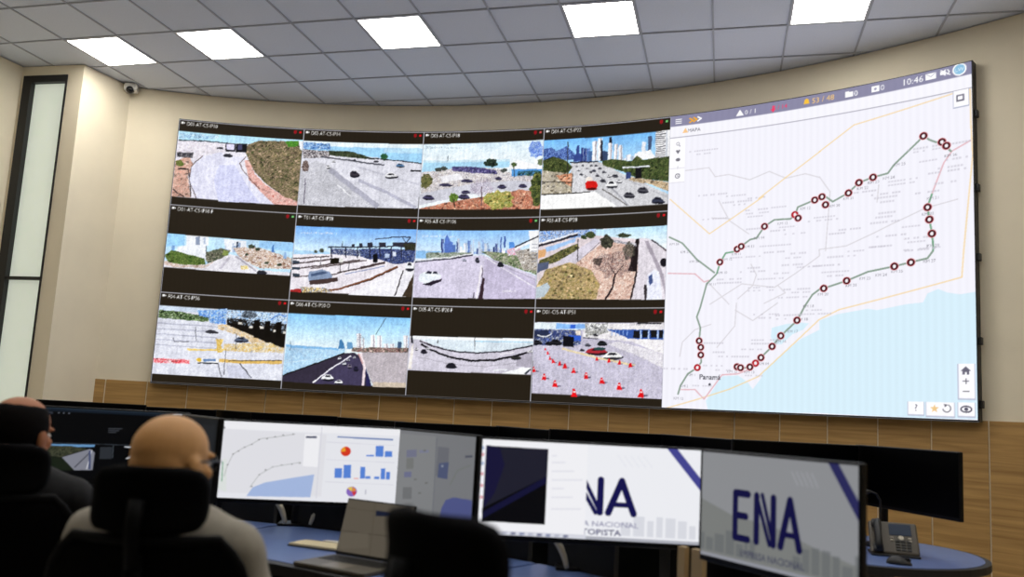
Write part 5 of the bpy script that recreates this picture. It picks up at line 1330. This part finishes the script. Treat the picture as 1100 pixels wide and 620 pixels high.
def person(label, loc, yaw, head_yaw, head_tilt, skin, shirt, pants, arms, head_off=(0, 0, 0), hair=None, glasses=False, scale=1.0):
    t_parts = []
    M_skin = mat('skin ' + label[:12], skin, 0.5, noise=0.06, nscale=14, spec=.3)
    M_shirt = mat('shirt ' + label[:12], shirt, 0.85, noise=0.06, nscale=25, bump=.3, bscale=60)
    M_pants = mat('trousers ' + label[:12], pants, 0.9)
    hc = Vector((0, -.055, 1.19)) + Vector(head_off)
    HM = Matrix.Translation(hc) @ Matrix.Rotation(head_yaw, 4, 'Z') @ Matrix.Rotation(head_tilt, 4, 'X')
    b = MB()
    # head
    b.ball((0, -.015, .028), (.080, .104, .088), 28, 20, HM); b.ball((0, -.042, .0), (.073, .074, .080), 20, 14, HM)
    b.ball((0, .030, -.035), (.060, .068, .082), 20, 14, HM); b.ball((0, .056, -.088), (.036, .032, .026), 14, 10, HM)
    for sg in (-1, 1):
        b.ball((sg * .045, .03, -.065), (.024, .05, .032), 14, 10, HM)
        b.ball((sg * .040, .070, -.025), (.022, .022, .022), 12, 8, HM)
        b.ball((sg * .079, -.004, -.018), (.010, .026, .034), 14, 10, HM); b.ball((sg * .085, -.014, -.010), (.008, .020, .026), 12, 8, HM)
        b.ball((sg * .030, .086, .020), (.026, .013, .010), 12, 8, HM)
        b.ball((sg * .012, .100, -.044), (.010, .010, .009), 10, 8, HM)
    limb(b, [(0, .092, .008), (0, .104, -.020), (0, .113, -.038)], [.009, .011, .014], 10, HM)
    b.ball((0, .094, -.066), (.024, .010, .008), 12, 8, HM); b.ball((0, .092, -.077), (.020, .010, .008), 12, 8, HM)
    neck = HM @ Vector((0, -.03, -.06))
    limb(b, [tuple(neck), (neck.x * .5, -.095, 1.06), (0, -.10, .98)], [.056, .058, .075])
    # trunk and limbs under the clothes
    b.ball((0, -.10, .90), (.165, .10, .17), 24, 16); b.ball((0, -.08, .70), (.15, .11, .16), 24, 16); b.ball((0, -.06, .56), (.17, .13, .09), 24, 16)
    for sg, (el, wr, fw, up) in zip((-1, 1), arms):
        sh = (sg * .175, -.10, 1.0)
        limb(b, [(0, -.10, 1.0), sh], [.06, .058]); limb(b, [sh, el], [.050, .040]); limb(b, [el, wr], [.040, .026])
        hand(b, wr, fw, up, 1 if sg > 0 else -1)
        limb(b, [(sg * .09, -.04, .555), (sg * .14, .40, .545)], [.080, .058]); limb(b, [(sg * .14, .40, .545), (sg * .14, .44, .12)], [.055, .035])
        limb(b, [(sg * .14, .44, .07), (sg * .14, .56, .045)], [.035, .03])
    body = obj('person', fuse(b, 'person', .0062, 5), M_skin, None, loc, (0, 0, yaw), True)
    body.scale = (scale,) * 3
    prop(body, label, 'person')
    s = MB()
    s.ball((0, -.10, .90), (.195, .125, .185), 28, 18); s.ball((0, -.085, .72), (.180, .135, .17), 28, 18); s.ball((0, -.07, .60), (.180, .145, .10), 24, 16)
    limb(s, [(0, -.098, 1.075), (0, -.10, 1.0)], [.070, .095], 18)
    for sg, (el, wr, fw, up) in zip((-1, 1), arms):
        sh = (sg * .196, -.10, .998)
        limb(s, [(sg * .05, -.10, 1.035), sh], [.072, .066]); limb(s, [sh, el], [.066, .054])
        cuff = tuple(Vector(el).lerp(Vector(wr), .86))
        limb(s, [el, cuff], [.054, .038])
    sm = fuse(s, 'shirt', .009, 4)
    for v in sm.vertices:       # folds of cloth
        n = v.normal; c = v.co
        v.co = c + n * (.004 * math.sin(c.z * 42 + c.x * 26) * math.sin(c.x * 31 - c.z * 17 + 1))
    obj('shirt', sm, M_shirt, body, smooth=True)
    cl = MB(); cl.lathe([(.072, 1.03), (.070, 1.085), (.062, 1.088), (.064, 1.03)], 24, Matrix.Translation((0, -.098, 0)))
    obj('collar', fuse(cl, 'collar', .007, 2), M_shirt, body, smooth=True)
    q = MB(); q.ball((0, -.06, .56), (.185, .145, .095), 24, 16)
    for sg in (-1, 1):
        limb(q, [(sg * .09, -.04, .565), (sg * .14, .40, .555)], [.092, .072]); limb(q, [(sg * .14, .40, .55), (sg * .14, .44, .10)], [.07, .055])
    obj('trousers', fuse(q, 'trousers', .011, 4), M_pants, body, smooth=True)
    for sg in (-1, 1):
        f = MB().rbox(sg * .14 - .048, sg * .14 + .048, .36, .64, .004, .085, .034, 3)
        f.build('shoe', M_black, body, True)
        e = MB().ball((sg * .031, .085, .0), (.0125, .010, .0095), 12, 8, HM); eo = e.build('eye', mat('eye white', 'e8e4de', .2), body, True)
        MB().ball((sg * .031, .0935, .0), (.0055, .003, .0055), 10, 6, HM).build('pupil', mat('pupil', '1a120c', .1), eo, True)
    MB().ball((0, .103, -.0715), (.020, .003, .0045), 12, 6, HM).build('lips', mat('lips', '9a5a4c', .5), body, True)
    if hair:
        hm = MB()
        bmh = bmesh.new(); bmesh.ops.create_uvsphere(bmh, u_segments=40, v_segments=28, radius=1)
        for v in list(bmh.verts):
            c = v.co
            ang = math.atan2(c.y, c.x)
            if c.z > .70 or c.z < -.62 or (c.y > .42 and c.z < .62) or (c.y > .62): bmh.verts.remove(v)
        for v in bmh.verts:
            k = 1.0 + .02 * math.sin(v.co.x * 40) * math.sin(v.co.z * 37)
            v.co = Vector((v.co.x * .0885 * k, -.020 + v.co.y * .1125 * k, .022 + v.co.z * (.0985 if v.co.z > 0 else .118) * k))
        geo = bmesh.ops.solidify(bmh, geom=bmh.faces[:], thickness=.010)
        hm._bm(bmh, HM)
        hm.build('hair', mat('dark hair', hair, .7, noise=.3, nscale=150, bump=.4, bscale=400, spec=.05), body, True)
    if glasses:
        g = empty('glasses'); g.parent = body
        M_g = mat('glasses frame', '121214', .3)
        for sg in (-1, 1):
            MB().tube([tuple(HM @ Vector(v_)) for v_ in ((sg * .058, .100, .006), (sg * .075, .085, .008), (sg * .084, .0, .004), (sg * .085, -.02, -.012))], .0028, 8).build('temple', M_g, g, True)
            ring = [tuple(HM @ Vector((sg * .033 + .026 * math.cos(k * .3142 * 1.0), .100, .0 + .019 * math.sin(k * .3142)))) for k in range(21)]
            MB().tube(ring, .0020, 6).build('rim', M_g, g, True)
        MB().tube([tuple(HM @ Vector((x, .106, .004))) for x in (-.008, 0, .008)], .002, 6).build('bridge', M_g, g, True)
    return body
REST_R = ((.265, -.02, .735), (.225, .205, .705), (-.15, 1, -.05), (0, 0, 1))
REST_L = ((-.265, -.02, .735), (-.225, .205, .705), (.15, 1, -.05), (0, 0, 1))
UP_R = ((.262, .03, .765), (.12, .25, .84), (-.35, 1, .25), (.4, -.2, 1))
person('bald person with glasses in a pale shirt sitting with the back to the viewer', (-.838, 2.175, 0), math.radians(-10), math.radians(-12), math.radians(-4),
       'cc9860', '9c9588', '1c1c22', (REST_L, REST_R), head_off=(-.012, -.01, 0), glasses=True)
person('dark-haired person with thinning crown in dark clothes sitting at the left edge', (-1.635, 2.80, 0), math.radians(6), math.radians(-12), math.radians(-6),
       'a86c48', '08080d', '101014', (REST_L, UP_R), hair='0a0706', scale=1.015)
